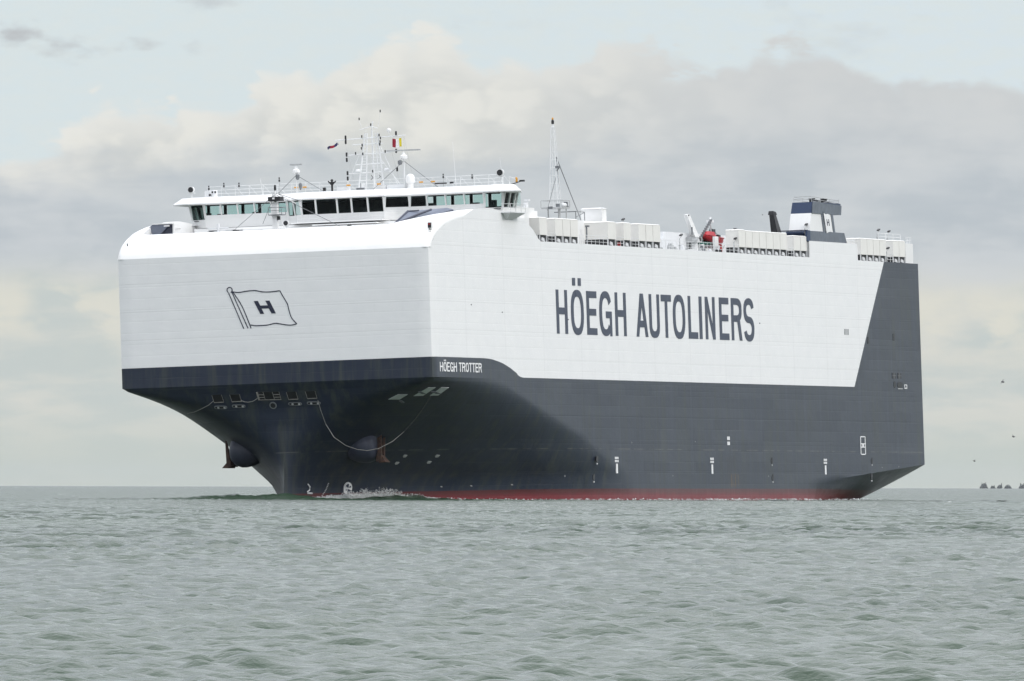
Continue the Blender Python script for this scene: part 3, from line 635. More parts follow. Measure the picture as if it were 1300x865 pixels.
# thruster symbol: white ring with a cross
c = (-3.94, 1.11)
e = lambda r, a: (c[0] + r * .26 * math.cos(a) - r * .20 * math.sin(a), c[1] + .12 + r * .66 * math.sin(a))
o = decal('thruster_symbol', [e(1.0, a) for a in np.linspace(0, 2 * math.pi, 21)[:-1]], 'letterwhite', .12)
for k in range(4):
    a0 = k * math.pi / 2 + .45; decal('symbol_quadrant', [e(.12, a0 + .5)] + [e(.76, a0 + t) for t in np.linspace(.12, 1.1, 5)], 'navy', .22, o) if k % 2 == 0 else decal('symbol_quadrant', [e(.25, a0 + .5)] + [e(.62, a0 + t) for t in np.linspace(.35, .8, 4)], 'navy', .22, o)
mb = MB()
P = [bow_p(y, z, .06)[0] for y, z in ((-1.50, 1.75), (-1.58, 1.45), (-1.52, 1.1), (-1.34, .85), (-1.36, .72), (-1.65, .70))]
mb.tube(P, .085, 4); mb.build('bulb_symbol', 'letterwhite', ship)
for k in range(9):
    t = k / 8; y, z = -2.84 + .57 * t, 1.76 - 1.3 * t; decal('draught_figure', [(y - .03, z - .03), (y + .03, z - .03), (y + .03, z + .03), (y - .03, z + .03)], 'letterwhite', .05)
for y, z in ((-9.76, 1.18), (-11.52, 1.21), (-13.78, 1.27)): decal('side_mark', [(y - .05, z - .05), (y + .05, z - .05), (y + .05, z + .05), (y - .05, z + .05)], 'lightgrey', .05)

def bolster(sy):
    """bulging anchor bolster: bulb growing out of the flare with a flat outer face"""
    mb = MB(); n = 20; c = bow_p(sy * -1 * -6.7, 5.75)[0]
    rings = []; prof = [(-2.6, .30), (-2.2, .95), (-1.6, 1.42), (-.9, 1.72), (-.2, 1.88), (.4, 1.90), (.9, 1.76), (1.25, 1.48), (1.45, 1.05)]
    ax = Vector((.06, sy * 1.0, .05)).normalized(); up = Vector((0, 0, 1)); sd_ = ax.cross(up).normalized(); up = sd_.cross(ax)
    for h, r in prof:
        rings.append([c + ax * (h + .35) + sd_ * (r * 1.25 * math.cos(a) - 1.0 * sy * -1) + up * (r * math.sin(a)) for a in np.linspace(0, 2 * math.pi, n + 1)[:-1]])
    vs = [p for r in rings for p in r]; fs = [(i * n + k, i * n + (k + 1) % n, (i + 1) * n + (k + 1) % n, (i + 1) * n + k) for i in range(len(rings) - 1) for k in range(n)]
    fs += [tuple(range(n)), tuple((len(rings) - 1) * n + k for k in range(n))]
    mb.add(vs, fs); mb.build('anchor_bolster', 'darkblue', ship, True, 40)
    return c + ax * 1.95 + sd_ * sy * 1.0, ax, up
def anchor(sy, label):
    c, ax, up = bolster(sy); s = ax.cross(up)
    root = bpy.data.objects.new('anchor', None); COL.objects.link(root); root.matrix_world = SHIP_M @ Matrix.Translation(c)
    tag(root, label, 'anchor', 'anchors housed at the bow')
    W_ = lambda a, b, d: s * a + up * b + ax * d
    mb = MB(); mb.hexa([W_(-.28, -1.3, -.22), W_(.28, -1.3, -.22), W_(.28, -1.3, .22), W_(-.28, -1.3, .22), W_(-.20, 1.35, -.16), W_(.20, 1.35, -.16), W_(.20, 1.35, .16), W_(-.20, 1.35, .16)])
    mb.build('shank', 'rust', root)
    mb = MB(); mb.hexa([W_(-.95, -2.0, .05), W_(.95, -2.0, .05), W_(.95, -2.0, .85), W_(-.95, -2.0, .85), W_(-.55, -1.2, -.3), W_(.55, -1.2, -.3), W_(.55, -1.2, .3), W_(-.55, -1.2, .3)]); mb.build('crown', 'rust', root)
    for k in (-1, 1):
        mb = MB(); mb.hexa([W_(k * .42, -1.75, -.3), W_(k * 1.0, -1.85, -.3), W_(k * 1.0, -1.85, .28), W_(k * .42, -1.75, .28), W_(k * .66, 1.05, .42), W_(k * .80, .95, .42), W_(k * .80, .95, .58), W_(k * .66, 1.05, .58)]); mb.build('fluke', 'rust', root)
anchor(-1, 'rusty brown anchor hanging on the port bolster, on the right under the bow')
anchor(1, 'dark anchor on the far bolster, silhouetted against the sky left of the stem')

def rope(name, pts, label, r=.034):
    P = []
    for i in range(len(pts) - 1):
        a, b = Vector(pts[i]), Vector(pts[i + 1])
        for k in range(4): P.append(SHIP_M @ a.lerp(b, k / 4))
    P.append(SHIP_M @ Vector(pts[-1])); o = MB().tube(P, r, 5).build(name, 'rope', None, True); tag(o, label, 'rope', 'mooring ropes slung across the bow')
RP = [(-4.43,10.91),(-4.58,9.78),(-4.79,8.3),(-5.11,6.82),(-5.67,5.89),(-6.32,5.44),(-6.98,5.29),(-7.87,5.48),(-9.3,6.26),(-10.79,7.35),(-12.37,8.6),(-13.88,9.84),(-15.52,11.07)]
rp = []
for i, (y, z) in enumerate(RP):
    rp.append(bow_p(y, z, .12)[0])
# it hangs free in front of the bulging bolster: pull the belly towards the open water
for i in range(3, 9): rp[i] = rp[i] + Vector((-4.4, -1.381, 0)) * min(1, (3.6 - abs(i - 5.5)) / 1.6)
rope('mooring_rope', rp, 'long pale rope hanging in a deep loop over the port anchor bolster')
rope('mooring_rope', [bow_p(y, z, .12)[0] for y, z in ((4.49, 11.24), (4.1, 11.08), (3.68, 11.02), (3.2, 11.08), (2.93, 11.18), (2.46, 11.43))], 'short pale rope sagging between two square bow openings')
rope('mooring_rope', [bow_p(y, z, .12)[0] for y, z in ((7.7, 11.3), (8.3, 10.9), (9.3, 10.55), (10.5, 10.25), (11.9, 10.14))], 'faint rope running down left from the leftmost square bow opening')

# --- marks and openings on the port side
def sp(name, x0, x1, z0, z1, material, off=.03, parent=ship): return MB().box(x0, x1, -HB - off, -HB + .05, z0, z1).build(name, material, parent)
for x in (67.9, 106.2, 154.1):
    o = sp('tug_mark', x - .32, x + .32, 2.45, 3.55, 'letterwhite')
    for r in (0, 1):
        for k in range(3): sp('tug_lettering', x - .7 + k * .5, x - .34 + k * .5, 3.72 + r * .36, 3.98 + r * .36, 'letterwhite', .03, o)
for x, z in ((113.2, 6.65), (113.2, 6.05)):
    for k in range(2): sp('draught_figure', x - .45 + k * .55, x + .02 + k * .55, z - .2, z + .2, 'letterwhite')
for x, z in ((60.27, 4.06), (58.81, 1.99), (131.22, 4.06), (131.33, 2.05), (174.64, 4.17), (174.3, 2.25)):
    mb = MB(); mb.prism([(x + .42 * math.cos(a) + .10 * math.sin(a), -HB - .03, z + .40 * math.sin(a)) for a in np.linspace(0, 2 * math.pi, 11)[:-1]], (0, .08, 0)); o = mb.build('hull_recess', 'black', ship)
    sp('recess_lip', x - .25, x + .15, z - .62, z - .45, 'lightgrey', .035, o)
o = MB()
for a in ((169.75, 170.0, 4.95, 7.1), (171.75, 172.0, 4.95, 7.1)): o.box(a[0], a[1], -HB - .03, -HB + .05, a[2], a[3])
for z in (4.87, 5.75, 6.15, 7.02): o.box(170.0, 171.75, -HB - .03, -HB + .05, z, z + .12)
o.box(170.55, 171.2, -HB - .03, -HB + .05, 5.87, 6.15).build('load_mark_frame', 'letterwhite', ship)
for x in (184.9, 187.3): o = sp('stern_window', x, x + 1.8, 14.3, 15.0, 'black'); sp('window_bar', x + .75, x + .95, 14.3, 15.0, 'grey', .04, o); sp('window_bar', x, x + 1.8, 14.62, 14.68, 'grey', .045, o)
mb = MB(); mb.prism([(186.0 + .55 * math.cos(a), -HB - .03, 13.55 + .42 * math.sin(a)) for a in np.linspace(0, 2 * math.pi, 11)[:-1]], (0, .08, 0)).build('stern_fairlead', 'black', ship)
mb = MB(); mb.prism([(188.3 + 1.25 * math.copysign(abs(math.cos(a)) ** .6, math.cos(a)), -HB - .03, 13.55 + .36 * math.sin(a)) for a in np.linspace(0, 2 * math.pi, 15)[:-1]], (0, .08, 0)); o = mb.build('stern_fairlead', 'black', ship); sp('fairlead_rim', 187.2, 189.4, 13.0, 13.12, 'lightgrey', .05, o)
o = MB().box(190.3, 190.5, -HB - .03, -HB + .02, 13.1, 13.6).box(191.3, 191.5, -HB - .03, -HB + .02, 13.1, 13.6).box(190.5, 191.3, -HB - .03, -HB + .02, 13.5, 13.6).box(190.5, 191.3, -HB - .03, -HB + .02, 13.1, 13.2).build('stern_mark', 'letterwhite', ship)
for x, z in ((174.7, 18.91), (186.2, 19.42)): sp('side_slit', x - .35, x + .35, z - .45, z + .38, 'black')
mb = MB()
for k in range(4): mb.box(164.3 + k * .55, 164.55 + k * .55, -HB - .02, -HB + .03, 19.45, 20.15)
mb.build('side_grille', 'grey', ship)
for x, z in ((47.6, 2.1), (90, 2.2), (129.5, 2.2), (179, 3.35), (186.5, 3.45), (74, 6.0), (99.5, 6.2)): sp('small_side_mark', x - .11, x + .11, z - .06, z + .06, 'lightgrey')
for x, z in ((14.6, 21.1), (26.0, 20.4), (50.9, 19.9), (83.5, 19.0), (94.0, 18.7), (128.0, 20.4)): sp('drain_hole', x - .14, x + .14, z - .07, z + .07, 'grey')

# --- bridge ------------------------------------------------------------
bridge = bpy.data.objects.new('bridge', None); COL.objects.link(bridge); bridge.parent = ship
def wall_seg(a, b, zs, ze, cuts, tilt=.34, sill0=31.25, head=34.0, post=.15, mbw=None, mbg=None, backing=None):
    """one straight run of bridge front from a to b (plan points); cuts = post positions 0..1 (incl. ends)"""
    a, b = Vector((*a, 0)), Vector((*b, 0)); t = (b - a).normalized(); n = Vector((t.y, -t.x, 0))
    if n.x > 0.2 or (abs(n.x) <= .2 and n.y * (a.y + b.y) < 0): n = -n
    Ln = (b - a).length
    def P(u, z, o=0.0): return a + t * (u * Ln) + n * (o + tilt * max(0, z - zs) / (ze - zs)) + Vector((0, 0, z))
    def slab(u0, u1, z0, z1, o0, o1): mbw.hexa([P(u0, z0, o0), P(u1, z0, o0), P(u1, z0, o1), P(u0, z0, o1), P(u0, z1, o0), P(u1, z1, o0), P(u1, z1, o1), P(u0, z1, o1)])
    slab(0, 1, sill0, zs, -.12, 0)
    slab(0, 1, ze, head + .1, -.12, 0)
    for c in cuts:
        h = post / 2 / Ln; slab(c - h, c + h, zs, ze, -.13, .05)
    for c0, c1 in zip(cuts, cuts[1:]):
        h = post / 2 / Ln; w = MB().hexa([P(c0 + h, zs, -.06), P(c1 - h, zs, -.06), P(c1 - h, zs, -.03), P(c0 + h, zs, -.03), P(c0 + h, ze, -.06), P(c1 - h, ze, -.06), P(c1 - h, ze, -.03), P(c0 + h, ze, -.03)])
        w.build('window', 'glass', bridge)
        if backing is not None:
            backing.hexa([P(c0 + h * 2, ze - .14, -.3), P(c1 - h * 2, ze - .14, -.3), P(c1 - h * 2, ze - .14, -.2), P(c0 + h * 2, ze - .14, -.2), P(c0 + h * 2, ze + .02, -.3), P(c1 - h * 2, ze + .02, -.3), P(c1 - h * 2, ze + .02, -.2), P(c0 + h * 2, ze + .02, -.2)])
def build_bridge():
    w = MB(); dk = MB()
    f = lambda y0, y1, ys: [(y - y0) / (y1 - y0) for y in ys]
    zs, ze = 32.70, 33.86; zl = 32.22
    kw = dict(mbw=w, backing=dk)
    # wings, facets, centre bay, wing ends, sides
    wall_seg((27.5, 16.9), (27.5, 7.0), zs, ze, f(16.9, 7.0, [16.9, 14.98, 13.0, 11.0, 9.0, 7.0]), **kw)
    wall_seg((27.5, 7.0), (26.0, 4.95), zl, ze + .04, [0, .5, 1], **kw)
    wall_seg((26.0, 4.95), (26.0, -4.81), zl, ze + .04, f(4.95, -4.81, [4.95, 3.23, .7, -1.0, -2.92, -4.81]), post=.2, **kw)
    wall_seg((26.0, -4.81), (27.5, -7.3), zs, ze, [0, 1], post=.25, **kw)
    wall_seg((27.5, -7.3), (27.5, -16.1), zs, ze, f(-7.3, -16.1, [-7.3, -9.4, -11.6, -13.8, -16.1]), **kw)
    wall_seg((28.3, 18.75), (27.5, 16.9), zl, ze + .02, [0, 1], post=.2, **kw)
    wall_seg((27.5, -16.1), (28.3, -18.0), zl, ze + .02, [0, 1], post=.25, **kw)
    wall_seg((28.3, -18.0), (33.2, -18.0), zl, ze + .02, [0, .42, .82, 1], post=.22, **kw)
    wall_seg((28.3, 18.75), (33.0, 18.75), zl, ze + .02, [0, .42, .82, 1], post=.22, **kw)
    w.build('bridge_walls', 'white', bridge)
    # rear wall: dark posts across the wings, closed amidships
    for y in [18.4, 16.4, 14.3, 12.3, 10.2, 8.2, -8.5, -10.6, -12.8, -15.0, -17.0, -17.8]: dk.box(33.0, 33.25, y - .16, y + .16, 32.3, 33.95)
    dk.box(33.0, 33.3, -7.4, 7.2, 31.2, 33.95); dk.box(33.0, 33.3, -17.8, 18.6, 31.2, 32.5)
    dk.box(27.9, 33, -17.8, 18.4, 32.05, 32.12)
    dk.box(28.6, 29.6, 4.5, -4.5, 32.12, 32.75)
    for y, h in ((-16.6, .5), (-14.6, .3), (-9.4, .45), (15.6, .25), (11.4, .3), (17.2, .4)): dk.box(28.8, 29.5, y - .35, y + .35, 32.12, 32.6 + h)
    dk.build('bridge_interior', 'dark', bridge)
    for y in (18.0, 15.3, 13.3, 11.2, 9.2, -9.5, -11.7, -13.9, -16.1, -17.8): MB().box(33.1, 33.14, y - .8, y + .8, 32.5, 33.9).build('rear_window', 'glass', bridge)
    # roof: broad overhang with a sloping fascia
    low = [(24.7, 4.9), (26.3, 7.6), (26.3, 18.6), (27.6, 20.75), (33.4, 20.75), (33.4, -18.7), (27.6, -20.4), (26.3, -18.3), (26.3, -7.9), (24.7, -5.2)]
    ins = [(25.4, 4.7), (27.0, 7.2), (27.0, 18.2), (28.1, 19.8), (33.0, 19.8), (33.0, -18.2), (28.1, -19.4), (27.0, -17.8), (27.0, -7.5), (25.4, -5.0)]
    n = len(low); r = MB(); vs = [(x, y, 33.93) for x, y in low] + [(x, y, 34.06) for x, y in low] + [(x, y, 34.74) for x, y in ins]
    r.add(vs, [tuple(range(n))] + [tuple(range(2 * n, 3 * n))] + [(k * n + i, k * n + (i + 1) % n, (k + 1) * n + (i + 1) % n, (k + 1) * n + i) for k in (0, 1) for i in range(n)])
    r.build('bridge_roof', 'white', bridge)
    # wing-end platform on the port side with bracket
    p = MB(); p.prism([(26.6, -18.0, 31.55), (27.0, -19.35, 31.55), (32.7, -19.35, 31.55), (32.7, -18.0, 31.55)], (0, 0, .12))
    p.hexa([(28.0, -18.1, 30.75), (31.0, -18.1, 30.75), (31.0, -18.5, 30.95), (28.0, -18.5, 30.95), (27.0, -18.1, 31.55), (32.5, -18.1, 31.55), (32.5, -19.3, 31.55), (27.0, -19.3, 31.55)])
    p.build('wing_platform', 'offwhite', bridge)
    p = MB(); p.prism([(26.6, 18.0, 31.55), (27.0, 19.6, 31.55), (33.5, 19.6, 31.55), (33.5, 18.0, 31.55)], (0, 0, .12)); p.build('wing_platform', 'offwhite', bridge)
    rr = MB(); path = [(27.0, -18.2), (27.0, -19.3), (32.6, -19.3)]
    for z in (32.15, 32.55): rr.tube([(x, y, z) for x, y in path], .03, 4)
    for x, y in ((27, -18.4), (27, -19.3), (29, -19.3), (31, -19.3), (32.6, -19.3)): rr.tube([(x, y, 31.6), (x, y, 32.57)], .03, 4)
    rr.build('wing_railing', 'rail', bridge)
build_bridge()
h = MB(); h.box(28.6, 40, -17.4, 17.4, 29.3, 31.25); h.box(24.3, 28.6, -16.2, 17.2, 29.3, 31.1); h.box(21.8, 24.3, -7, 12.5, 29.3, 30.75)
h.box(33.4, 44, -16.8, 16.8, 31.25, 32.5)
h.build('deck_house', 'white', ship)
MB().box(23.2, 26.2, -5.4, 5.4, 31.2, 31.33).box(22.3, 24.3, -5.0, 2.6, 30.86, 30.98).build('front_walkway', 'white', ship)
MB().box(21.6, 21.75, 13.3, 14.6, 30.2, 30.8).box(21.6, 21.75, 10.6, 12.6, 30.2, 30.75).build('ventilation_grille', 'grey', ship)
MB().box(16.4, 16.6, 11.8, 13.0, 29.9, 30.55).build('ventilation_grille', 'lightgrey', ship)
r = MB()
for z in (31.75, 32.2): r.tube([(25.3, 5.3, z), (25.3, -5.0, z)], .028, 4); r.tube([(25.3, -5.0, z), (26.9, -7.6, z), (26.9, -13.6, z)], .028, 4)
for y in np.linspace(5.3, -5, 8): r.tube([(25.3, y, 31.3), (25.3, y, 32.2)], .028, 4)
for y in np.linspace(-7.6, -13.6, 6): r.tube([(26.9, y, 31.1), (26.9, y, 32.2)], .028, 4)
r.build('front_railing', 'rail', ship)
r = MB()
for z in (35.15, 35.55, 35.95): r.tube([(29.3, 17.2, z), (29.3, -17.8, z)], .022, 4)
for y in np.linspace(17.2, -17.8, 22): r.tube([(29.3, y, 34.7), (29.3, y, 35.95)], .022, 4); r.tube([(29.3, y, 35.95), (30.3, y - .6, 34.9)], .02, 4)
r.build('roof_railing', 'rail', ship)

def part(mb, name, material, parent=ship, **k): return mb.build(name, material, parent, **k)
# roof gear: wing-end searchlights and instruments
def searchlight(x, y, z, s=1.0, face=-1):
    o = part(MB().tube([(x, y, z), (x, y, z + .7 * s)], .09 * s).box(x - .2 * s, x + .2 * s, y - .45 * s, y + .45 * s, z + .65 * s, z + .75 * s), 'searchlight', 'rail')
    part(MB().lathe((x + face * .1, y, z + 1.15 * s), [(.22 * s, .4 * s), (.42 * s, .25 * s), (.46 * s, -.25 * s)], 12, 'X'), 'lamp_housing', 'white', o, smooth=True)
    part(MB().lathe((x + face * .1, y, z + 1.15 * s), [(.36 * s, -.24 * s), (.36 * s, -.30 * s)], 12, 'X'), 'lamp_glass', 'dark', o); return o
searchlight(27.9, -18.0, 35.0, .95); searchlight(27.9, 18.6, 34.7, .85); searchlight(20.5, 5.0, 30.35, .75)
part(MB().box(27.5, 28.6, -18.1, -17.0, 34.74, 34.84).tube([(27.6, -17.3, 34.8), (27.6, -17.3, 35.5), (27.6, -18.4, 35.5), (27.6, -18.4, 34.8)], .05).tube([(28.2, -18.9, 34.8), (28.2, -18.9, 35.6), (28.4, -19.5, 35.4), (28.6, -19.6, 34.8)], .05), 'wing_frame', 'rail')
part(MB().lathe((28.6, -19.6, 35.25), [(.05, -.3), (.16, -.2), (.16, .15), (.06, .3)], 8), 'wing_alarm_lamp', 'orange')
part(MB().tube([(28.5, -19.0, 34.74), (28.6, -20.1, 35.05)], .06).box(28.4, 28.9, -20.5, -20.0, 35.0, 35.2), 'wing_floodlight', 'black')
part(MB().box(28.3, 28.7, 16.6, 17.2, 34.74, 35.5).lathe((28.3, 16.0, 34.74), [(.32, 0), (.32, .75), (.2, .8)], 10), 'roof_locker', 'offwhite')
part(MB().box(28.0, 28.3, 15.75, 16.25, 35.2, 35.4).box(28.0, 28.3, 16.4, 16.6, 34.9, 35.1), 'roof_instrument', 'black')
for y, hh in ((15.2, 1.55), (13.4, 1.5), (8.6, 1.9), (17.0, 1.3), (-10.8, 1.5), (-14.2, 1.3)):
    o = part(MB().tube([(29.3, y, 34.74), (29.3, y, 34.74 + hh)], .03, 4), 'roof_antenna', 'lightgrey'); part(MB().box(29.22, 29.38, y - .07, y + .07, 34.3 + hh, 34.55 + hh).box(29.22, 29.38, y - .05, y + .05, 34.62 + hh, 34.8 + hh), 'antenna_head', 'black', o)
for y, hh in ((-11.9, 5.2), (-17.4, 3.2), (11.0, 2.0)): part(MB().tube([(30.5, y, 34.74), (30.5, y + .25, 34.74 + hh)], .03, 4, .012), 'whip_antenna', 'rail')
for y in (6.6, 5.6, -8.2, -9.6, .4, -3.2): part(MB().box(29.15, 29.3, y - .22, y + .22, 35.38, 35.55), 'lifebuoy_light', 'orange')
part(MB().box(29.1, 29.3, -11.2, -9.2 - .6, 35.15, 35.3).box(29.1, 29.3, -12.0, -11.6, 35.15, 35.35), 'roof_rack', 'black')
part(MB().tube([(28.5, 2.1, 34.74), (28.5, 2.1, 35.9)], .13).box(28.3, 28.7, 1.75, 2.45, 35.75, 35.9).tube([(28.5, 1.65, 36.0), (28.5, 2.1, 35.5)], .07).tube([(28.5, 2.55, 36.0), (28.5, 2.1, 35.5)], .07).box(28.3, 28.6, 2.85, 3.15, 34.9, 35.3).ball((28.5, 2.1, 36.05), .17), 'compass_stand', 'black')
part(MB().box(25.6, 25.9, -2.6, -1.7, 34.78, 35.0).tube([(25.7, -2.2, 35), (25.7, -2.2, 35.5)], .05), 'roof_lamp', 'grey')
part(MB().lathe((29.5, -6.85, 34.74), [(.34, 0), (.34, .6), (.52, .75), (.55, 1.2), (.42, 1.55), (.12, 1.72)], 14), 'satellite_dome', 'white', smooth=True)
for y, w_ in ((-4.8, 1.6), (-3.5, .7), (-6.0, .8), (1.2, 1.4)): part(MB().box(29.6, 30.4, y - w_ / 2, y + w_ / 2, 34.74, 35.35), 'roof_cabinet', 'offwhite')

# main signal mast (three-legged lattice with yards and lamps)
MX = 30.0
mast = part(MB().tube([(MX, -.5, 34.7), (MX, -1.5, 41.26)], .09).tube([(MX, -1.45, 34.7), (MX, -1.75, 41.26)], .07).tube([(MX + 1, -2.1, 34.7), (MX + .5, -2.15, 41.5)], .10).tube([(MX, -3.55, 34.7), (MX, -3.0, 41.26)], .09).tube([(MX, -3.05, 34.7), (MX, -2.7, 41.26)], .05)
    .tube([(MX + .3, -2.2, 41.34), (MX + .3, -2.35, 42.59)], .07).tube([(MX, 1.1, 34.8), (MX, -1.3, 40.09)], .028, 4).tube([(MX, -5.4, 34.8), (MX, -3.0, 40.4)], .04, 4).tube([(MX, -5.9, 34.8), (MX, -3.1, 38.5)], .03, 4), 'signal_mast', 'rail')
lad = MB()
for k in range(22): lad.tube([(MX, -.55 - k * .045, 35 + k * .31), (MX, -1.5 - k * .012, 35 + k * .31)], .022, 4)
for k in range(20): lad.tube([(MX, -2.15 - .0 * k, 35.2 + k * .33), (MX, -3.5 + k * .025, 35.2 + k * .33)], .016, 4)
part(lad, 'mast_ladder', 'rail', mast)
for y0, y1, z0, z1 in ((2.05, -6.3, 40.6, 40.83), (.9, -4.5, 38.85, 39.0), (.75, -4.6, 36.75, 36.88), (.0, -3.6, 40.01, 40.05), (-.3, -3.6, 37.75, 37.8)):
    part(MB().tube([(MX, y0, z0), (MX, y1, z1)], .055, 5), 'yardarm', 'rail', mast)
part(MB().tube([(MX, -.85, 41.65), (MX, -2.3, 42.04)], .04, 4).tube([(MX, -3.0, 41.77), (MX, -2.1, 42.04)], .04, 4).tube([(MX, -1.1, 41.96), (MX, -.8, 42.82)], .02, 4).tube([(MX, -3.1, 41.96), (MX, -3.4, 43.6)], .02, 4), 'top_spreader', 'rail', mast)
lamp = None
for y, z in [(.78, 40.87), (.78, 40.37), (.72, 38.95), (.72, 38.35), (.68, 36.85), (.68, 36.25), (-1.15, 40.91), (-1.15, 39.94), (-1.2, 38.95), (-1.05, 39.59), (-3.2, 40.99), (-3.25, 39.94), (-3.3, 40.25), (-5.2, 41.11), (-5.15, 39.12), (-5.2, 37.05), (-2.25, 42.2), (-2.3, 36.95), (-3.85, 39.12), (-.35, 39.04), (-3.35, 40.64), (-.9, 42.9), (-3.42, 43.68)]:
    big = y > .5 or y < -5; wv, hv = (.20, .30) if big else (.13, .19)
    if lamp is None: lamp = MB().lathe((0, 0, 0), [(.6, -.8), (.9, -.6), (.9, .6), (.6, .8)], 8).build('signal_lamp', 'black', mast); l2 = lamp
    else: l2 = lamp.copy(); COL.objects.link(l2); l2.parent = mast
    l2.location = (MX - .1, y, z); l2.scale = (wv * .62, wv * .62, hv)
for y in (-.55, -3.9): part(MB().lathe((MX, y, 36.95), [(.3, 0), (.34, .12), (.2, .3)], 8), 'gps_dome', 'rail', mast)
part(MB().ball((MX, -4.35, 41.46), .26).tube([(MX, -4.35, 40.79), (MX, -4.35, 41.34)], .03), 'satcom_ball', 'white', mast)
part(MB().tube([(MX, -2.0, 36.0), (MX, -2.3, 36.2), (MX, -2.1, 36.5)], .04, 4).tube([(MX, -2.85, 36.1), (MX, -3.2, 36.3), (MX, -2.9, 36.55)], .04, 4), 'mast_horn', 'black', mast)
part(MB().box(MX - .3, MX + .3, -1.3, -.7, 34.7, 35.6).box(MX - .3, MX + .3, -3.3, -2.7, 34.7, 35.5), 'mast_foot', 'rail', mast)
for y0, y1, z0, z1 in ((.9, -.3, 40.48, 34.8), (-6.0, -6.5, 40.72, 34.8), (-6.1, -7.2, 40.72, 34.8), (-4.6, -5.6, 39, 34.8), (.75, -.2, 38.8, 34.8)): part(MB().tube([(MX, y0, z0), (MX, y1, z1)], .014, 3), 'signal_halyard', 'lightgrey', mast)

# radar masts
def radar(x, y, z0, z1, spread_l, spread_r, arm, rot=0.0, pole=.10):
    m = part(MB().tube([(x, y, z0), (x, y, z1)], pole, 8, pole * .8), 'radar_mast', 'rail')
    for q in ((x, y + spread_l, z0 + .1), (x, y - spread_r, z0 + .1), (x + 2, y + .7, z0)): part(MB().tube([(x, y, z1 - .1), q], .034, 5), 'mast_stay', 'grey', m)
    part(MB().lathe((x, y, z1), [(.16, 0), (.42, .2), (.42, .45), (.2, .62), (.12, .9)], 10), 'radar_motor', 'white', m, smooth=True)
    d = Vector((math.sin(rot), math.cos(rot), 0)); c = Vector((x, y, z1 + 1.0)); n = Vector((d.y, -d.x, 0))
    part(MB().hexa([c - d * arm - n * .1, c + d * arm - n * .1, c + d * arm + n * .1, c - d * arm + n * .1] + [q + Vector((0, 0, .16)) for q in (c - d * arm - n * .1, c + d * arm - n * .1, c + d * arm + n * .1, c - d * arm + n * .1)]), 'radar_scanner', 'lightgrey', m); return m
r_ = radar(29.5, -6.15, 34.74, 38.05, 3.8, 3.9, 2.0)
part(MB().lathe((29.3, -5.75, 37.75), [(.12, -.25), (.26, -.15), (.26, .2), (.12, .3)], 8), 'mast_lamp', 'grey', r_)
r_ = radar(27.6, 6.0, 34.74, 36.9, 2.2, 3.2, .75, .2, .08)
part(MB().lathe((27.3, 5.75, 36.6), [(.1, -.35), (.24, -.15), (.24, .2), (.1, .3)], 8), 'mast_lamp', 'grey', r_)
part(MB().lathe((27.3, 5.45, 35.55), [(.08, -.45), (.2, -.05), (.2, .25), (.1, .35)], 8), 'mast_lamp', 'grey', r_)
# foremast in front of the bridge
fm = part(MB().box(7.8, 8.4, 1.85, 2.45, 29.4, 33.2).tube([(8.1, 2.1, 33.2), (8.1, 2.1, 34.5)], .16, 8, .08).tube([(8.1, 2.3, 34.2), (10, 3.3, 33.4)], .05).tube([(8.1, 1.9, 34.2), (9.5, .2, 33.0)], .05)
    .tube([(8.1, 1.9, 32.0), (8.1, 1.0, 30.1)], .05), 'foremast', 'white')
for a, b in (((8.1, 2.2, 34.0), (14, 9.0, 30.5)), ((8.1, 2.2, 34.0), (10, 4.3, 30.9)), ((8.1, 2.0, 34.0), (9.5, -5.0, 30.2)), ((8.1, 2.0, 34.2), (9.0, -.6, 33.2))): part(MB().tube([a, b], .030, 4), 'mast_stay', 'grey', fm)
part(MB().box(7.4, 8.8, 1.35, 2.75, 33.3, 33.78), 'masthead_screen', 'black', fm)
part(MB().box(7.3, 7.39, 1.95, 2.2, 33.5, 33.7), 'masthead_lamp', 'letterwhite', fm)
part(MB().lathe((8.1, 2.1, 34.5), [(.12, 0), (.14, .3), (.10, .6)], 8), 'top_lamp', 'black', fm)
part(MB().box(7.4, 8.8, 1.2, 2.75, 31.72, 31.82).tube([(7.4, 2.75, 31.8), (7.4, 2.75, 32.6), (7.4, 1.2, 32.6), (7.4, 1.2, 31.8)], .04).tube([(8.8, 2.75, 31.8), (8.8, 2.75, 32.6), (8.8, 1.2, 32.6), (8.8, 1.2, 31.8)], .04).tube([(7.4, 2.75, 32.25), (7.4, 1.2, 32.25)], .03).tube([(8.8, 1.2, 32.6), (7.4, 1.2, 32.6)], .04).tube([(8.8, 2.75, 32.6), (7.4, 2.75, 32.6)], .04), 'mast_platform', 'grey', fm)
part(MB().box(7.7, 8.0, 1.55, 1.85, 31.2, 31.6), 'horn_box', 'black', fm)
part(MB().tube([(9, 9.2, 29.4), (9, 9.2, 31.1)], .16, 8).tube([(9, 8.0, 30.6), (9, 10.4, 30.6)], .07).box(8.6, 9.6, 7.6, 8.5, 29.9, 30.3), 'windlass_post', 'offwhite')
part(MB().box(8.6, 9.4, 6.9, 7.4, 30.05, 30.35).box(9, 9.5, 9.9, 10.3, 30.05, 30.3).box(9, 9.3, -6.3, -5.9, 30.15, 30.4).box(9, 9.3, 4.0, 4.3, 30.0, 30.22), 'mooring_gear', 'dark')
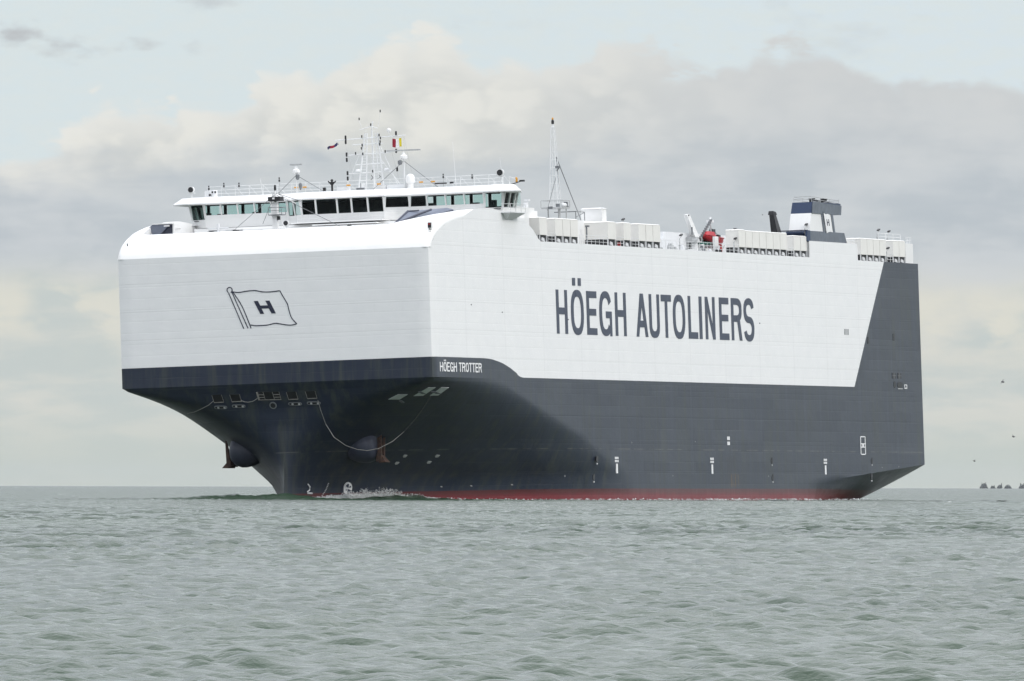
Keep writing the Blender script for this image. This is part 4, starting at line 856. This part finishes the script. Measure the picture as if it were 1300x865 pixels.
o = part(MB().box(1.6, 2.2, -17.95, -17.5, 29.0, 29.05).box(1.75, 2.3, -18.0, -17.55, 29.35, 30.05).tube([(2.0, -17.9, 28.8), (2.2, -17.3, 29.3)], .08), 'port_sidelight', 'white'); part(MB().box(1.68, 1.78, -17.98, -17.62, 29.45, 29.98), 'sidelight_screen', 'black', o); part(MB().box(1.6, 1.70, -17.9, -17.7, 29.75, 29.95), 'sidelight_lens', 'redsmall', o)
o = part(MB().tube([(1.4, 17.3, 28.7), (1.2, 17.3, 29.1)], .08), 'starboard_sidelight', 'grey')

# --- ventilators along the port deck edge
def ventilator(x0, x1, y0=-18.0, wd=2.3, z1=31.42):
    v = MB(); zb = 29.38; c = .10
    v.hexa([(x0, y0, zb), (x1, y0, zb), (x1, y0 + wd, zb), (x0, y0 + wd, zb), (x0, y0, z1 - c), (x1, y0, z1 - c), (x1, y0 + wd, z1 - c), (x0, y0 + wd, z1 - c)])
    v.hexa([(x0 - .03, y0 - .03, z1 - c), (x1 + .03, y0 - .03, z1 - c), (x1 + .03, y0 + wd, z1 - c), (x0 - .03, y0 + wd, z1 - c), (x0 + .15, y0 + .15, z1), (x1 - .15, y0 + .15, z1), (x1 - .15, y0 + wd, z1), (x0 + .15, y0 + wd, z1)])
    o = v.build('ventilator_housing', 'cream', ship)
    b = MB(); b.box(x0 + .06, x1 - .06, y0 + .12, y0 + wd, 28.45, 29.36); b.build('ventilator_mouth', 'dark', o)
    k = MB()
    for xx in (x0 + .06, x1 - .2): k.box(xx, xx + .14, y0 + .02, y0 + .13, 28.45, 29.37)
    k.hexa([(x0 + .8, y0 + .03, 28.75), (x0 + 2.0, y0 + .03, 28.65), (x0 + 2.0, y0 + .14, 28.65), (x0 + .8, y0 + .14, 28.75), (x0 + 1.0, y0 + .03, 29.12), (x0 + 1.8, y0 + .03, 29.0), (x0 + 1.8, y0 + .14, 29.0), (x0 + 1.0, y0 + .14, 29.12)]); k.build('ventilator_support', 'offwhite', o)
for x0, x1 in ((41.9, 44.75), (47.9, 50.70), (50.85, 53.65), (53.8, 56.65)): ventilator(x0, x1)
ventilator(68.3, 71.4, wd=3.1)
for x0, x1 in ((74.5, 77.3), (80.44, 83.2), (83.36, 86.05), (86.2, 89.1)): ventilator(x0, x1)
CX_ = [121.21, 124.11, 127.02, 129.94, 132.8, 135.74, 138.69, 141.65]
ventilator(CX_[0], CX_[1] - .1, wd=1.6, z1=31.5)
for a, b in zip(CX_[1:], CX_[2:]): ventilator(a + .06, b - .06)
for a, b in ((144.55, 147.37), (147.5, 150.1)): ventilator(a, b, z1=31.2)
for a, b in ((173.7, 176.5), (176.62, 179.3), (179.43, 182.1), (182.25, 185.0), (188.2, 190.9), (191.0, 193.7)): ventilator(a, b)
part(MB().box(194.2, 197.6, -17.9, -14, 28.45, 31.1), 'stern_house', 'white')
# deck edge rail
r = MB()
for xa, xb in ((56.9, 68), (89.3, 121), (71.5, 74.4), (77.4, 80.3), (141.8, 144.4), (185.1, 188.1), (44.8, 47.8)):
    r = MB()
    for z in (28.95, 29.3, 29.65): r.tube([(xa, -18.05, z), (xb, -18.05, z)], .022, 4)
    for x in np.arange(xa, xb + .1, 1.55): r.tube([(x, -18.05, 28.4), (x, -18.05, 29.65)], .022, 4)
    r.build('deck_railing', 'rail', ship)
r = MB()
for xa, xb, y, z in ((167.5, 171.2, -17.9, 30.6), (196.0, 198.2, -17.5, 31.1), (187, 197, -16.5, 31.5)):
    r = MB()
    for dz in (.4, .8): r.tube([(xa, y, z + dz), (xb, y, z + dz)], .022, 4)
    for x in np.linspace(xa, xb, 4): r.tube([(x, y, z), (x, y, z + .8)], .025, 4)
    r.build('aft_railing', 'rail', ship)
# deck floodlights on bent poles
def floodlight(x, z=30.35, y=-17.7, base=28.45):
    o = part(MB().tube([(x, y, base), (x, y, z - .4), (x + .5, y - .1, z - .1)], .055, 5).box(x - .12, x + .12, y - .12, y + .12, base + .6, base + .75), 'floodlight_pole', 'lightgrey')
    part(MB().hexa([(x + .25, y - .16, z - .10), (x + .95, y - .16, z + .05), (x + .95, y + .12, z + .05), (x + .25, y + .12, z - .10), (x + .25, y - .16, z + .03), (x + .85, y - .16, z + .20), (x + .85, y + .12, z + .20), (x + .25, y + .12, z + .03)]), 'floodlight_lamp', 'black', o)
for x in (49.6, 76.3, 97.8, 120.2, 186.3): floodlight(x)
for x, y, z in ((150.9, -17.6, 32.6), (188.3, -16, 32.7), (83.0, -15.2, 32.0), (195.8, -15.2, 32.7)): floodlight(x, z, y, z - 1.6)
# box house and low deckhouses
part(MB().box(74.3, 76.1, -15.5, -13.0, 28.45, 33.1).hexa([(74.2, -15.6, 33.1), (76.2, -15.6, 33.1), (76.2, -12.9, 33.1), (74.2, -12.9, 33.1), (74.5, -15.3, 33.22), (75.9, -15.3, 33.22), (75.9, -13.2, 33.22), (74.5, -13.2, 33.22)]), 'lift_house', 'white')
part(MB().box(62, 74, -15.2, -10, 28.45, 31.6), 'stair_house', 'white')
part(MB().box(61.9, 61.98, -14.4, -13.8, 28.9, 30.4).box(61.85, 62.0, -15.0, -14.6, 30.2, 30.4), 'stair_door', 'lightgrey')
part(MB().tube([(66.8, -15.9, 28.45), (66.8, -15.9, 30.9)], .1).box(66.6, 67.0, -16.2, -15.8, 30.8, 31.0), 'vent_pipe', 'grey')
part(MB().box(45.5, 60, -14.9, -12, 28.45, 31.3).box(45.5, 50.6, -15.1, -12.8, 31.3, 32.35), 'aft_bridge_house', 'white')
part(MB().lathe((48.9, -14.3, 32.35), [(.28, 0), (.28, .95), (.1, 1.0)], 8).box(48.6, 49.3, -14.7, -14.2, 33.5, 33.65), 'funnel_pipe', 'offwhite')
part(MB().box(110, 142, -12, 10, 28.45, 31.25).box(109.9, 110.0, -11, -10.4, 28.6, 30.2), 'long_deck_house', 'offwhite')
part(MB().box(95, 110, -13.5, -11, 28.45, 30.2).box(100, 101.3, -13.6, -13.5, 28.6, 29.6), 'store_house', 'offwhite')
# lattice mast
def lattice():
    x, y, z0, z1 = 64.4, -13.0, 32.6, 42.3
    leg = [(-1, -1), (1, -1), (1, 1), (-1, 1)]; ww = lambda z: .78 - .52 * (z - 33.2) / 9.1
    hw = lambda z: (ww(z) * .9, ww(z) * .62)
    m = MB()
    for a, b in leg: m.tube([(x + a * hw(33.2)[0], y + b * hw(33.2)[1], 33.2), (x + a * hw(z1)[0], y + b * hw(z1)[1], z1)], .05, 5)
    o = part(m, 'lattice_mast', 'rail')
    k = MB(); zs = [33.2 + i * .9 for i in range(11)]
    for z in zs:
        c = [Vector((x + a * hw(z)[0], y + b * hw(z)[1], z)) for a, b in leg]
        for i in range(4): k.tube([c[i], c[(i + 1) % 4]], .016, 4)
    for z, zn in zip(zs, zs[1:]):
        k.tube([(x - hw(z)[0], y - hw(z)[1], z), (x + hw(zn)[0], y - hw(zn)[1], zn)], .011, 4); k.tube([(x - hw(z)[0], y - hw(z)[1], z), (x - hw(zn)[0], y + hw(zn)[1], zn)], .011, 4)
    part(k, 'lattice_bracing', 'rail', o)
    part(MB().box(x - 1.7, x + 1.7, y - 1.2, y + 1.2, 32.95, 33.12).tube([(x - 1.7, y - 1.2, 33.9), (x + 1.7, y - 1.2, 33.9), (x + 1.7, y + 1.2, 33.9), (x - 1.7, y + 1.2, 33.9), (x - 1.7, y - 1.2, 33.9)], .04).tube([(x - 1.7, y - 1.2, 33.1), (x - 1.7, y - 1.2, 33.9)], .04).tube([(x - 1.7, y + 1.2, 33.1), (x - 1.7, y + 1.2, 33.9)], .04).tube([(x + 1.7, y - 1.2, 33.1), (x + 1.7, y - 1.2, 33.9)], .04), 'lattice_platform', 'lightgrey', o)
    for bx in ((x - 1.5, x - 1.1, y - .9, y - .5, 33.12, 33.5), (x + 1.0, x + 1.35, y - 1.1, y - .7, 33.12, 33.75), (x - 1.9, x - 1.7, y - .2, y + .3, 32.9, 33.2), (x + 1.7, x + 1.95, y - 1.0, y - .6, 33.0, 33.3)): part(MB().box(*bx), 'platform_lamp', 'grey', o)
    part(MB().ball((x + .1, y - 1.1, 33.35), .24).ball((x - .6, y - 1.1, 33.35), .24), 'platform_horn', 'rail', o)
    part(MB().tube([(x - 1.2, y - .9, 30.5), (x - 1.2, y - .9, 33)], .07).tube([(x + 1.2, y - .9, 30.5), (x + 1.2, y - .9, 33)], .07).tube([(x, y + .9, 30.5), (x, y + .9, 33)], .09).tube([(x - .1, y - .4, 30.5), (x - .1, y - .4, 33)], .09), 'lattice_stand', 'lightgrey', o)
    part(MB().box(x + 2.6, x + 2.7, y - 1.6, y + 1, 32.6, 32.7).tube([(x + 2.6, y - 1.6, 31.3), (x + 2.6, y - 1.6, 32.7)], .05).tube([(x + 6.0, y - 1.6, 31.3), (x + 6.0, y - 1.6, 32.7)], .05).tube([(x + 2.6, y - 1.6, 32.65), (x + 6.0, y - 1.6, 32.65)], .05).tube([(x + 2.6, y - 1.6, 32.0), (x + 6.0, y - 1.6, 32.6)], .04), 'support_frame', 'grey', o)
    part(MB().tube([(x + .3, y - .2, 38.9), (x + 9.0, y - .4, 31.4)], .05, 5).tube([(x + .3, y - .2, 38.9), (x + 2.4, y, 33.1)], .035, 4).tube([(x - .4, y - .3, 36.6), (x - 2.0, y + .3, 33.0)], .035, 4), 'mast_stay', 'grey', o)
    part(MB().box(x - .9, x - .1, y - .8, y - .4, 37.6, 37.85).tube([(x - .3, y - .4, 37.3), (x - .5, y - .7, 37.6)], .06), 'mid_lamp', 'grey', o)
    part(MB().lathe((x, y, z1), [(.18, 0), (.18, .12), (.10, .14), (.10, .4)], 8), 'mast_cap', 'rail', o)
    part(MB().lathe((x, y, z1 + .40), [(.14, 0), (.17, .1), (.17, .35), (.1, .5)], 8), 'mast_top_lamp', 'black', o)
    part(MB().lathe((x, y, z1 + .9), [(.1, 0), (.13, .1), (.06, .25)], 8), 'mast_beacon', 'orange', o)
lattice()
# crane, davit and boat gear
cr = part(MB().lathe((122.6, -12.6, 28.45), [(.45, 0), (.45, 1.7), (.7, 1.75), (.7, 2.0)], 12), 'deck_crane', 'offwhite'); cr.location = (-1.9, 0, 0)
part(MB().box(121.3, 124.0, -13.2, -11.8, 30.1, 30.75).lathe((121.5, -13.2, 30.3), [(.35, -.2), (.35, .4)], 10, 'Y'), 'crane_slew_house', 'lightgrey', cr)
part(MB().box(122.8, 123.6, -13.25, -13.15, 30.3, 30.7), 'crane_winch', 'black', cr)
part(MB().hexa([(122.6, -12.85, 30.6), (124.4, -12.85, 30.6), (124.4, -12.25, 30.6), (122.6, -12.25, 30.6), (119.6, -12.75, 33.35), (120.7, -12.75, 33.45), (120.7, -12.35, 33.45), (119.6, -12.35, 33.35)]), 'crane_boom', 'white', cr)
part(MB().lathe((120.2, -12.8, 33.3), [(.09, -.05), (.09, .05)], 8, 'Y'), 'boom_sheave', 'black', cr)
part(MB().tube([(121.0, -12.9, 31.0), (121.0, -12.9, 31.9)], .1), 'boom_ram', 'grey', cr)
dv = part(MB().tube([(125.2, -13.4, 30.6), (129.6, -13.2, 32.75)], .09).tube([(125.9, -13.4, 30.5), (130.1, -13.2, 32.75)], .09).tube([(130.0, -13.2, 32.8), (130.1, -13.6, 28.6)], .10).tube([(130.3, -13.2, 32.0), (134.0, -13.6, 30.7)], .06).tube([(130.4, -13.2, 31.5), (132.0, -13.6, 30.8)], .06), 'boat_davit', 'lightgrey'); dv.location = (0, 1.3, 0)
st = MB()
for k in range(9): t = k / 8; st.box(125.2 + 4.4 * t - .2, 125.2 + 4.4 * t + .1, -13.6, -13.3, 30.7 + 2.1 * t, 30.95 + 2.1 * t)
part(st, 'davit_steps', 'grey', dv)
part(MB().box(129.6, 130.6, -13.5, -12.9, 32.7, 33.0).tube([(129.9, -13.2, 33.0), (129.8, -13.2, 33.35)], .05).tube([(130.2, -13.2, 33.0), (130.5, -13.2, 33.35)], .05), 'davit_head', 'rail', dv)
part(MB().box(130.0, 131.2, -13.5, -13.1, 31.2, 31.9), 'davit_hook', 'black', dv)
part(MB().box(121.0, 127.2, -14.3, -12.2, 29.95, 30.25), 'canvas_cover', 'green').location = (0, 1.3, 0)
part(MB().box(119.6, 127.0, -14.6, -12.4, 28.6, 29.35).box(126.2, 127.6, -14.9, -14.6, 28.45, 30.9).box(121.5, 122.3, -14.7, -14.0, 28.45, 29.9), 'boat_cradle', 'white').location = (0, 1.3, 0)
part(MB().box(128.3, 135, -14.6, -12.2, 28.6, 28.9).tube([(129, -14.6, 28.9), (131, -14.6, 29.9)], .08).tube([(132.5, -14.6, 28.9), (134.5, -14.6, 29.9)], .08).tube([(134.5, -14.6, 28.9), (132.5, -14.6, 29.9)], .08), 'boat_chock', 'lightgrey').location = (0, 1.3, 0)
part(MB().box(136.2, 137.4, -14.6, -13.9, 29.3, 30.2), 'control_cabinet', 'black').location = (-4, 0, 0); part(MB().tube([(136.8, -14.2, 28.45), (136.8, -14.2, 32.0)], .06).box(136.5, 137.1, -14.35, -14.05, 31.7, 32.0), 'aerial_post', 'grey').location = (-4, 0, 0)
for x in (115.5, 117.0): part(MB().lathe((x, -16.9, 28.45), [(.22, 0), (.22, .5), (.1, .6)], 8), 'deck_bollard', 'dark')
part(MB().lathe((119.8, -16.2, 28.45), [(.16, 0), (.2, .7), (.12, .95), (.16, 1.2)], 8), 'fire_hydrant', 'redsmall')
part(MB().box(73.2, 73.6, -17.9, -17.6, 28.5, 29.1), 'fire_hose_box', 'redsmall'); part(MB().box(76, 77.4, -13.8, -13.2, 31.9, 32.1), 'red_hatch', 'redsmall')
rng = random.Random(5)
for k in range(16):
    x = rng.uniform(91, 141); y = rng.uniform(-16.8, -14.8); s = rng.uniform(.25, .55)
    part(MB().box(x, x + s * 2.2, y, y + s, 28.45, 28.45 + s * 1.5).box(x + s * .3, x + s * 1.2, y + .05, y + s * .8, 28.45 + s * 1.5, 28.45 + s * 2.0), 'deck_fitting', rng.choice(['offwhite', 'lightgrey', 'white', 'grey']))
# black exhaust trunk
o = part(MB().hexa([(151.5, -14.6, 28.6), (154.3, -14.6, 28.6), (154.3, -13.4, 28.6), (151.5, -13.4, 28.6), (148.9, -14.3, 34.0), (149.9, -14.3, 34.0), (149.9, -13.75, 34.0), (148.9, -13.75, 34.0)]), 'exhaust_trunk', 'black')
part(MB().hexa([(148.7, -14.4, 33.9), (150.1, -14.4, 33.9), (150.1, -13.65, 33.9), (148.7, -13.65, 33.9), (148.8, -14.3, 34.35), (150.0, -14.3, 34.25), (150.0, -13.75, 34.25), (148.8, -13.75, 34.35)]), 'exhaust_cap', 'dark', o)

# --- funnel
def funnel():
    y0, y1 = -18.1, -15.35
    fn = bpy.data.objects.new('funnel', None); COL.objects.link(fn); fn.parent = ship
    def sect(name, material, za, zb, xa, xb, ya0, yb0, ya1, yb1, aft_a, aft_b):
        return MB().hexa([(xa, ya0, za), (aft_a, ya0, za), (aft_a, ya1, za), (xa, ya1, za), (xb, yb0, zb), (aft_b, yb0, zb), (aft_b, yb1, zb), (xb, yb1, zb)]).build(name, material, fn)
    sect('funnel_base', 'funnelblue', 30.55, 31.85, 150.4, 151.2, -18.05, -18.0, -15.1, -15.15, 167.0, 165.8)
    MB().prism([(151.0, -18.1, 30.62), (167.4, -18.1, 30.62), (166.3, -18.1, 31.86), (151.5, -18.1, 31.86)], (0, .08, 0)).build('base_side_sheen', 'funnelgrey', fn)  # grey sheet painting the grazing sky sheen onto the blue base
    sect('funnel_body', 'white', 31.85, 34.02, 151.6, 152.4, -18.0, -18.0, -15.35, -15.45, 162.6, 161.4)
    sect('funnel_top', 'funnelblue', 34.02, 35.38, 152.4, 152.9, -18.0, -18.05, -15.45, -15.55, 165.0, 165.3)
    MB().prism([(152.55, -18.1, 34.0), (165.2, -18.1, 34.0), (165.4, -18.14, 35.16), (153.0, -18.14, 35.42)], (0, .07, 0)).build('top_side_sheen', 'funnelgrey', fn)  # the same sheen painted on the side of the blue top
    for a, b in ((156.6, 157.25), (160.9, 161.75)): MB().prism([(a, -18.06, 34.0), (b, -18.06, 34.0), (b + .8, -18.06, 31.86), (a + .8, -18.06, 31.86)], (0, .05, 0)).build('funnel_stripe', 'funnelgrey', fn)
    MB().prism([(157.4, -18.12, 34.12), (158.4, -18.12, 33.98), (159.3, -18.12, 34.05), (160.2, -18.12, 33.94), (161.0, -18.12, 31.85), (160.2, -18.12, 31.92), (159.5, -18.12, 31.85), (158.5, -18.12, 31.7)], (0, .05, 0)).build('funnel_flag', 'letterwhite', fn)
    MB().tube([(157.2, -18.13, 34.3), (158.35, -18.13, 31.68)], .05, 4).tube([(157.5, -18.13, 33.4), (158.2, -18.13, 31.9)], .035, 4).build('funnel_flag_pole', 'funnelgrey', fn)
    mb = MB(); sk = lambda u, v: (158.75 + u * 1.05 - (v - .5) * .25, -18.14, 32.62 + v * .78)
    for a in ([(0, 0), (.24, 0), (.24, 1), (0, 1)], [(.76, 0), (1, 0), (1, 1), (.76, 1)], [(.24, .42), (.76, .42), (.76, .60), (.24, .60)]): mb.prism([sk(u, v) for u, v in a], (0, .03, 0))
    mb.build('funnel_letter', 'ink', fn)
    r = MB()
    for z in (35.75, 36.05): r.tube([(165.0, -17.9, z - .3), (164.9, -15.7, z - .3), (153.1, -15.7, z), (153.1, -17.9, z), (165.0, -17.9, z - .3)], .03, 4)
    for x, y in ((153.1, -17.9), (153.1, -16.8), (153.1, -15.7), (157, -17.9), (161, -17.9), (165, -17.9), (165, -15.7)): r.tube([(x, y, 35.1), (x, y, 35.9)], .03, 4)
    r.build('funnel_railing', 'lightgrey', fn)
    for x, y, h_, r_ in ((155.5, -17.4, .65, .22), (157.6, -16.6, .7, .28), (160.3, -17.3, .55, .25), (162.4, -16.8, .75, .34), (158.8, -17.6, .5, .2)):
        p = MB().lathe((x, y, 35.1), [(r_, 0), (r_, h_), (r_ * 1.25, h_ + .02), (r_ * 1.25, h_ + .16)], 10).build('exhaust_pipe', 'dark', fn)
    MB().tube([(154, -17.7, 35.5), (157, -17.9, 35.25), (160.5, -17.7, 35.5), (163.5, -17.8, 35.3)], .10).box(156, 157.2, -17.9, -17.4, 35.3, 35.7).build('pipe_gear', 'grey', fn)
    MB().box(150.0, 151.4, -18.12, -17.9, 30.62, 31.9).build('base_corner', 'funnelblue', fn)
    MB().box(149.9, 151.0, -18.0, -14.9, 31.85, 31.97).build('base_ledge', 'darkblue', fn)
funnel()

# ------------------------------------------------------------------ things that ride on the ship
def boat():
    root = bpy.data.objects.new('rescue_boat', None); COL.objects.link(root); root.matrix_world = SHIP_M @ Matrix.Translation((129.0, -12.3, 30.0)) @ Matrix.Rotation(.06, 4, 'Y')
    tag(root, 'small red rescue boat hung from its davit on the upper deck', 'boat')
    st = [(-3.3, .25, .75, .95), (-2.6, .55, .35, .95), (-1.5, .70, .12, .92), (0, .75, .08, .90), (1.5, .74, .10, .92), (2.6, .70, .16, .95), (3.0, .62, .22, .95)]
    vs = []
    for x, w, zb, zt in st: vs += [(x, -w, zt), (x, -w * .95, (zt + zb) / 2), (x, -w * .55, zb), (x, 0, zb - .08), (x, w * .55, zb), (x, w * .95, (zt + zb) / 2), (x, w, zt)]
    fs = [(i * 7 + j, i * 7 + j + 1, (i + 1) * 7 + j + 1, (i + 1) * 7 + j) for i in range(len(st) - 1) for j in range(6)] + [(i * 7, (i + 1) * 7, (i + 1) * 7 + 6, i * 7 + 6) for i in range(len(st) - 1)] + [tuple(range(7)), tuple(range(42, 49))]
    MB().add(vs, fs).build('boat_hull', 'red', root, True, 40)
    MB().hexa([(-2.9, -.5, .93), (.2, -.62, .93), (.2, .62, .93), (-2.9, .5, .93), (-2.2, -.35, 1.45), (-.2, -.45, 1.5), (-.2, .45, 1.5), (-2.2, .35, 1.45)]).build('boat_canopy', 'red', root)
    f = MB().tube([(x, -w - .04, zt) for x, w, zb, zt in st] , .07, 5).tube([(x, w + .04, zt) for x, w, zb, zt in st], .07, 5); f.build('fender', 'red', root)
    MB().box(1.9, 2.7, -.35, .35, .95, 1.35).build('engine_cover', 'black', root)
    MB().tube([(-1.2, 0, 1.45), (.6, .3, 2.2)], .03, 4).tube([(2.0, 0, 1.2), (.9, .3, 2.2)], .03, 4).build('lifting_sling', 'grey', root)
boat()
def flag(name, label, o, cols, pts_w, h, amp, ph, hoist):
    """waving flag: bands along its length"""
    root = bpy.data.objects.new(name, None); COL.objects.link(root); root.matrix_world = SHIP_M @ Matrix.Translation(o); tag(root, label, 'flag')
    d = Vector(hoist)
    def P(u, v): return Vector((amp * math.sin(u * 5 + ph), 0, 0)) + d * (u * pts_w) + Vector((0, .25 * amp * math.sin(u * 6 + ph + v * 2), -v * h + amp * .35 * math.sin(u * 7 + ph)))
    n = len(cols)
    for i, c in enumerate(cols):
        mb = MB(); S = 5
        vs = [P((i + a / S) / n, b / 4) for a in range(S + 1) for b in range(5)]; th = Vector((.02, 0, .0))
        fs = [(a * 5 + b, a * 5 + b + 1, (a + 1) * 5 + b + 1, (a + 1) * 5 + b) for a in range(S) for b in range(4)]
        mb.add(vs, fs); mb.add([v + th for v in vs], fs); mb.build('flag_band', c, root, True, recalc=False)
    MB().tube([Vector((0, 0, .15)), Vector((0, 0, -h - .1))], .02, 4).build('hoist_line', 'rail', root)
flag('signal_flag', 'yellow and white signal flag flying from the right end of the main mast yard', (29.9, -5.85, 40.5), ['yellow', 'flagwhite', 'flagred'], 1.05, .95, .14, 0.4, (0, 1, -.02))
flag('courtesy_flag', 'small dark red flag blowing left from the main mast yard', (29.9, 1.75, 40.35), ['flagblue', 'flagred', 'flagblue'], 1.35, .30, .22, 1.9, (0, .90, -.40))

# ------------------------------------------------------------------ foam at the bow
def foam():
    rng = random.Random(11); mb = MB()
    for i in range(9000):
        X = rng.gauss(15.5, 5.5)
        if not 5 < X < 30: continue
        hb = HB * (1 - (1 - max(0, (X - 1) / 75)) ** 2) ** 1.3; gap = rng.uniform(.1, 1.5)
        top = (.72 + .25 * math.sin(X * 2.3)) * math.exp(-((X - 15) / 5.5) ** 2) + .15 + (.55 * math.exp(-((X - 18.6) / 1.4) ** 2) + .30 * math.exp(-((X - 23) / 1.5) ** 2))
        zz = rng.uniform(.0, 1.0) ** 1.25 * top * (.75 + .45 * math.sin(X * 5.1 + gap * 3) ** 2) - .05; r = rng.uniform(.025, .085) * (1.25 if zz < .5 else .8)
        p = SHIP_M @ Vector((X, -hb - gap, 0)); c = Vector((p.x, p.y, zz + .15))
        q = [c + Vector((rng.gauss(0, 1), rng.gauss(0, 1), rng.gauss(0, 1))).normalized() * r * rng.uniform(.7, 1.5) for _ in range(6)]
        mb.add(q, [(0, 1, 2), (0, 2, 3), (0, 3, 4), (0, 4, 1), (5, 2, 1), (5, 3, 2), (5, 4, 3), (5, 1, 4)])
    for i in range(1100):                                     # thin broken line of foam along the waterline
        X = rng.uniform(22, 176); hb = HB * (1 - (1 - min(1, (X - 1) / 75)) ** 2) ** 1.3
        if rng.random() > .25 + .75 * abs(math.sin(X * .31) * math.sin(X * .117 + 1)): continue
        p = SHIP_M @ Vector((X, -hb - rng.uniform(.15, .7), 0)); c = Vector((p.x, p.y, rng.uniform(.05, .18))); r = rng.uniform(.06, .16)
        q = [c + Vector((rng.gauss(0, 1.6), rng.gauss(0, 1.6), rng.gauss(0, .6))).normalized() * r * rng.uniform(.7, 1.5) for _ in range(6)]
        mb.add(q, [(0, 1, 2), (0, 2, 3), (0, 3, 4), (0, 4, 1), (5, 2, 1), (5, 3, 2), (5, 4, 3), (5, 1, 4)])
    o = mb.build('bow_foam', 'foam', None, recalc=False); tag(o, 'white foam thrown up along the port bow and waterline', None, None, 'stuff')
foam()

# ------------------------------------------------------------------ far trees and birds
def world_at(px, py, dist):
    """point at a given distance seen at photo pixel (px, py); used once to lay out the far shore and the birds"""
    u, v = px - 650, py - 432.5; cr_, sr_ = math.cos(ROLL), math.sin(ROLL); uu = u * cr_ + v * sr_; vv = -u * sr_ + v * cr_
    e = PITCH - math.atan(vv / F_PX); return Vector((uu / F_PX * dist, dist, CAM_H + math.tan(e) * dist))
def far_tree(px, w_px, h_px, label, peaks, seed):
    D = 40000.0; m = D / F_PX; rng = random.Random(seed); b = world_at(px, 620, D); b.z = 0
    root = bpy.data.objects.new('far_tree', None); COL.objects.link(root); root.location = b; tag(root, label, 'tree', 'trees on the far horizon')
    W2, H = w_px * m / 2, h_px * m + .6
    t = MB()
    for k in range(max(1, int(w_px / 4))): xx = (rng.random() - .5) * W2; t.tube([(xx, 0, -.8), (xx + .1, 0, H * .6)], .8, 5, .4)
    t.build('trunk', 'trunk', root)
    c = MB()
    def top(x):
        u = x / W2; e = max(.12, (1 - abs(u) ** 3.0)) * .72
        return H * max([e] + [h_ * max(0, 1 - abs(u - p_) / .30) for p_, h_ in peaks])
    for k in range(420):
        x = rng.uniform(-W2, W2); zz = rng.uniform(.02, 1.0) * top(x); y = rng.uniform(-W2, W2) * .7; r = rng.uniform(.18, .42) * m * 2.6
        q = [Vector((x, y, zz)) + Vector((rng.gauss(0, 1), rng.gauss(0, 1), rng.gauss(0, 1))).normalized() * r for _ in range(4)]
        c.add(q, [(0, 1, 2), (0, 2, 3), (0, 3, 1), (1, 3, 2)])
    c.build('crown', 'leaf', root, recalc=False)
far_tree(1249, 9.5, 8.5, 'tallest block of trees on the horizon right of the ship', [(-.55, .95), (.5, 1.0)], 1)
far_tree(1260.5, 5.5, 3.6, 'lowest pale clump of trees on the horizon', [(-.5, 1.0), (.5, .95)], 2)
far_tree(1269, 6.0, 5.8, 'low clump of trees with a thin spike at its right end', [(.75, 1.1), (-.4, .75)], 3)
far_tree(1279.5, 8.5, 5.2, 'broad pointed clump of trees on the horizon near the right edge', [(.1, 1.0), (-.5, .8)], 4)
far_tree(1298, 9.0, 6.6, 'rightmost clump of trees on the horizon, cut by the photo edge', [(-.5, 1.0), (.3, 1.0)], 5)
def bird(px, py, dist, span, bank, label, up=.35):
    root = bpy.data.objects.new('seabird', None); COL.objects.link(root); root.location = world_at(px, py, dist); root.rotation_euler = (.1, bank, .5); tag(root, label, 'bird', 'seabirds in the air')
    MB().lathe((0, 0, 0), [(a * span * 1.5, b * span * 1.3) for a, b in ((.02, -.30), (.07, -.18), (.09, 0), (.07, .14), (.045, .22), (.015, .30))], 8, 'Y').build('body', 'bird', root, True)
    for s in (-1, 1):
        h = span / 2; MB().add([(s * .02, -.18 * h, .02), (s * h * .5, -.10 * h, h * up), (s * h, -.30 * h, h * up * .7), (s * h * .5, .18 * h, h * up), (s * .02, .18 * h, .02), (s * .02, 0, .03)], [(0, 1, 3, 5), (1, 2, 3), (0, 5, 4), (4, 5, 3)] if s > 0 else [(5, 3, 1, 0), (3, 2, 1), (4, 5, 0), (3, 5, 4)]).build('wing', 'bird', root, recalc=False)
bird(1273, 485, 800, .42, -.9, 'thin banking seabird high above the horizon at right', .25)
bird(1286.5, 554.5, 800, .40, .5, 'small seabird in mid air nearest the right edge')
bird(1237, 585.5, 800, .30, -.3, 'dark seabird flying lowest, above the horizon right of the stern', .5)
bird(968, 273, 900, .20, .2, 'tiny dark seabird beside the black exhaust trunk')

# ------------------------------------------------------------------ thin sea haze: one closed box of even air round everything
hz_ = MB().box(-46000, 46000, -46000, 46000, -5.0, 60).build('haze', 'white'); tag(hz_, 'thin pale haze over the sea', None, None, 'stuff')
m = bpy.data.materials.new('haze_air'); m.use_nodes = True; t = m.node_tree; t.nodes.clear()
v = t.nodes.new('ShaderNodeVolumePrincipled'); v.inputs['Color'].default_value = (.80, .84, .92, 1); v.inputs['Density'].default_value = 4.6e-6
o = t.nodes.new('ShaderNodeOutputMaterial'); t.links.new(v.outputs[0], o.inputs['Volume'])
hz_.data.materials.clear(); hz_.data.materials.append(m)
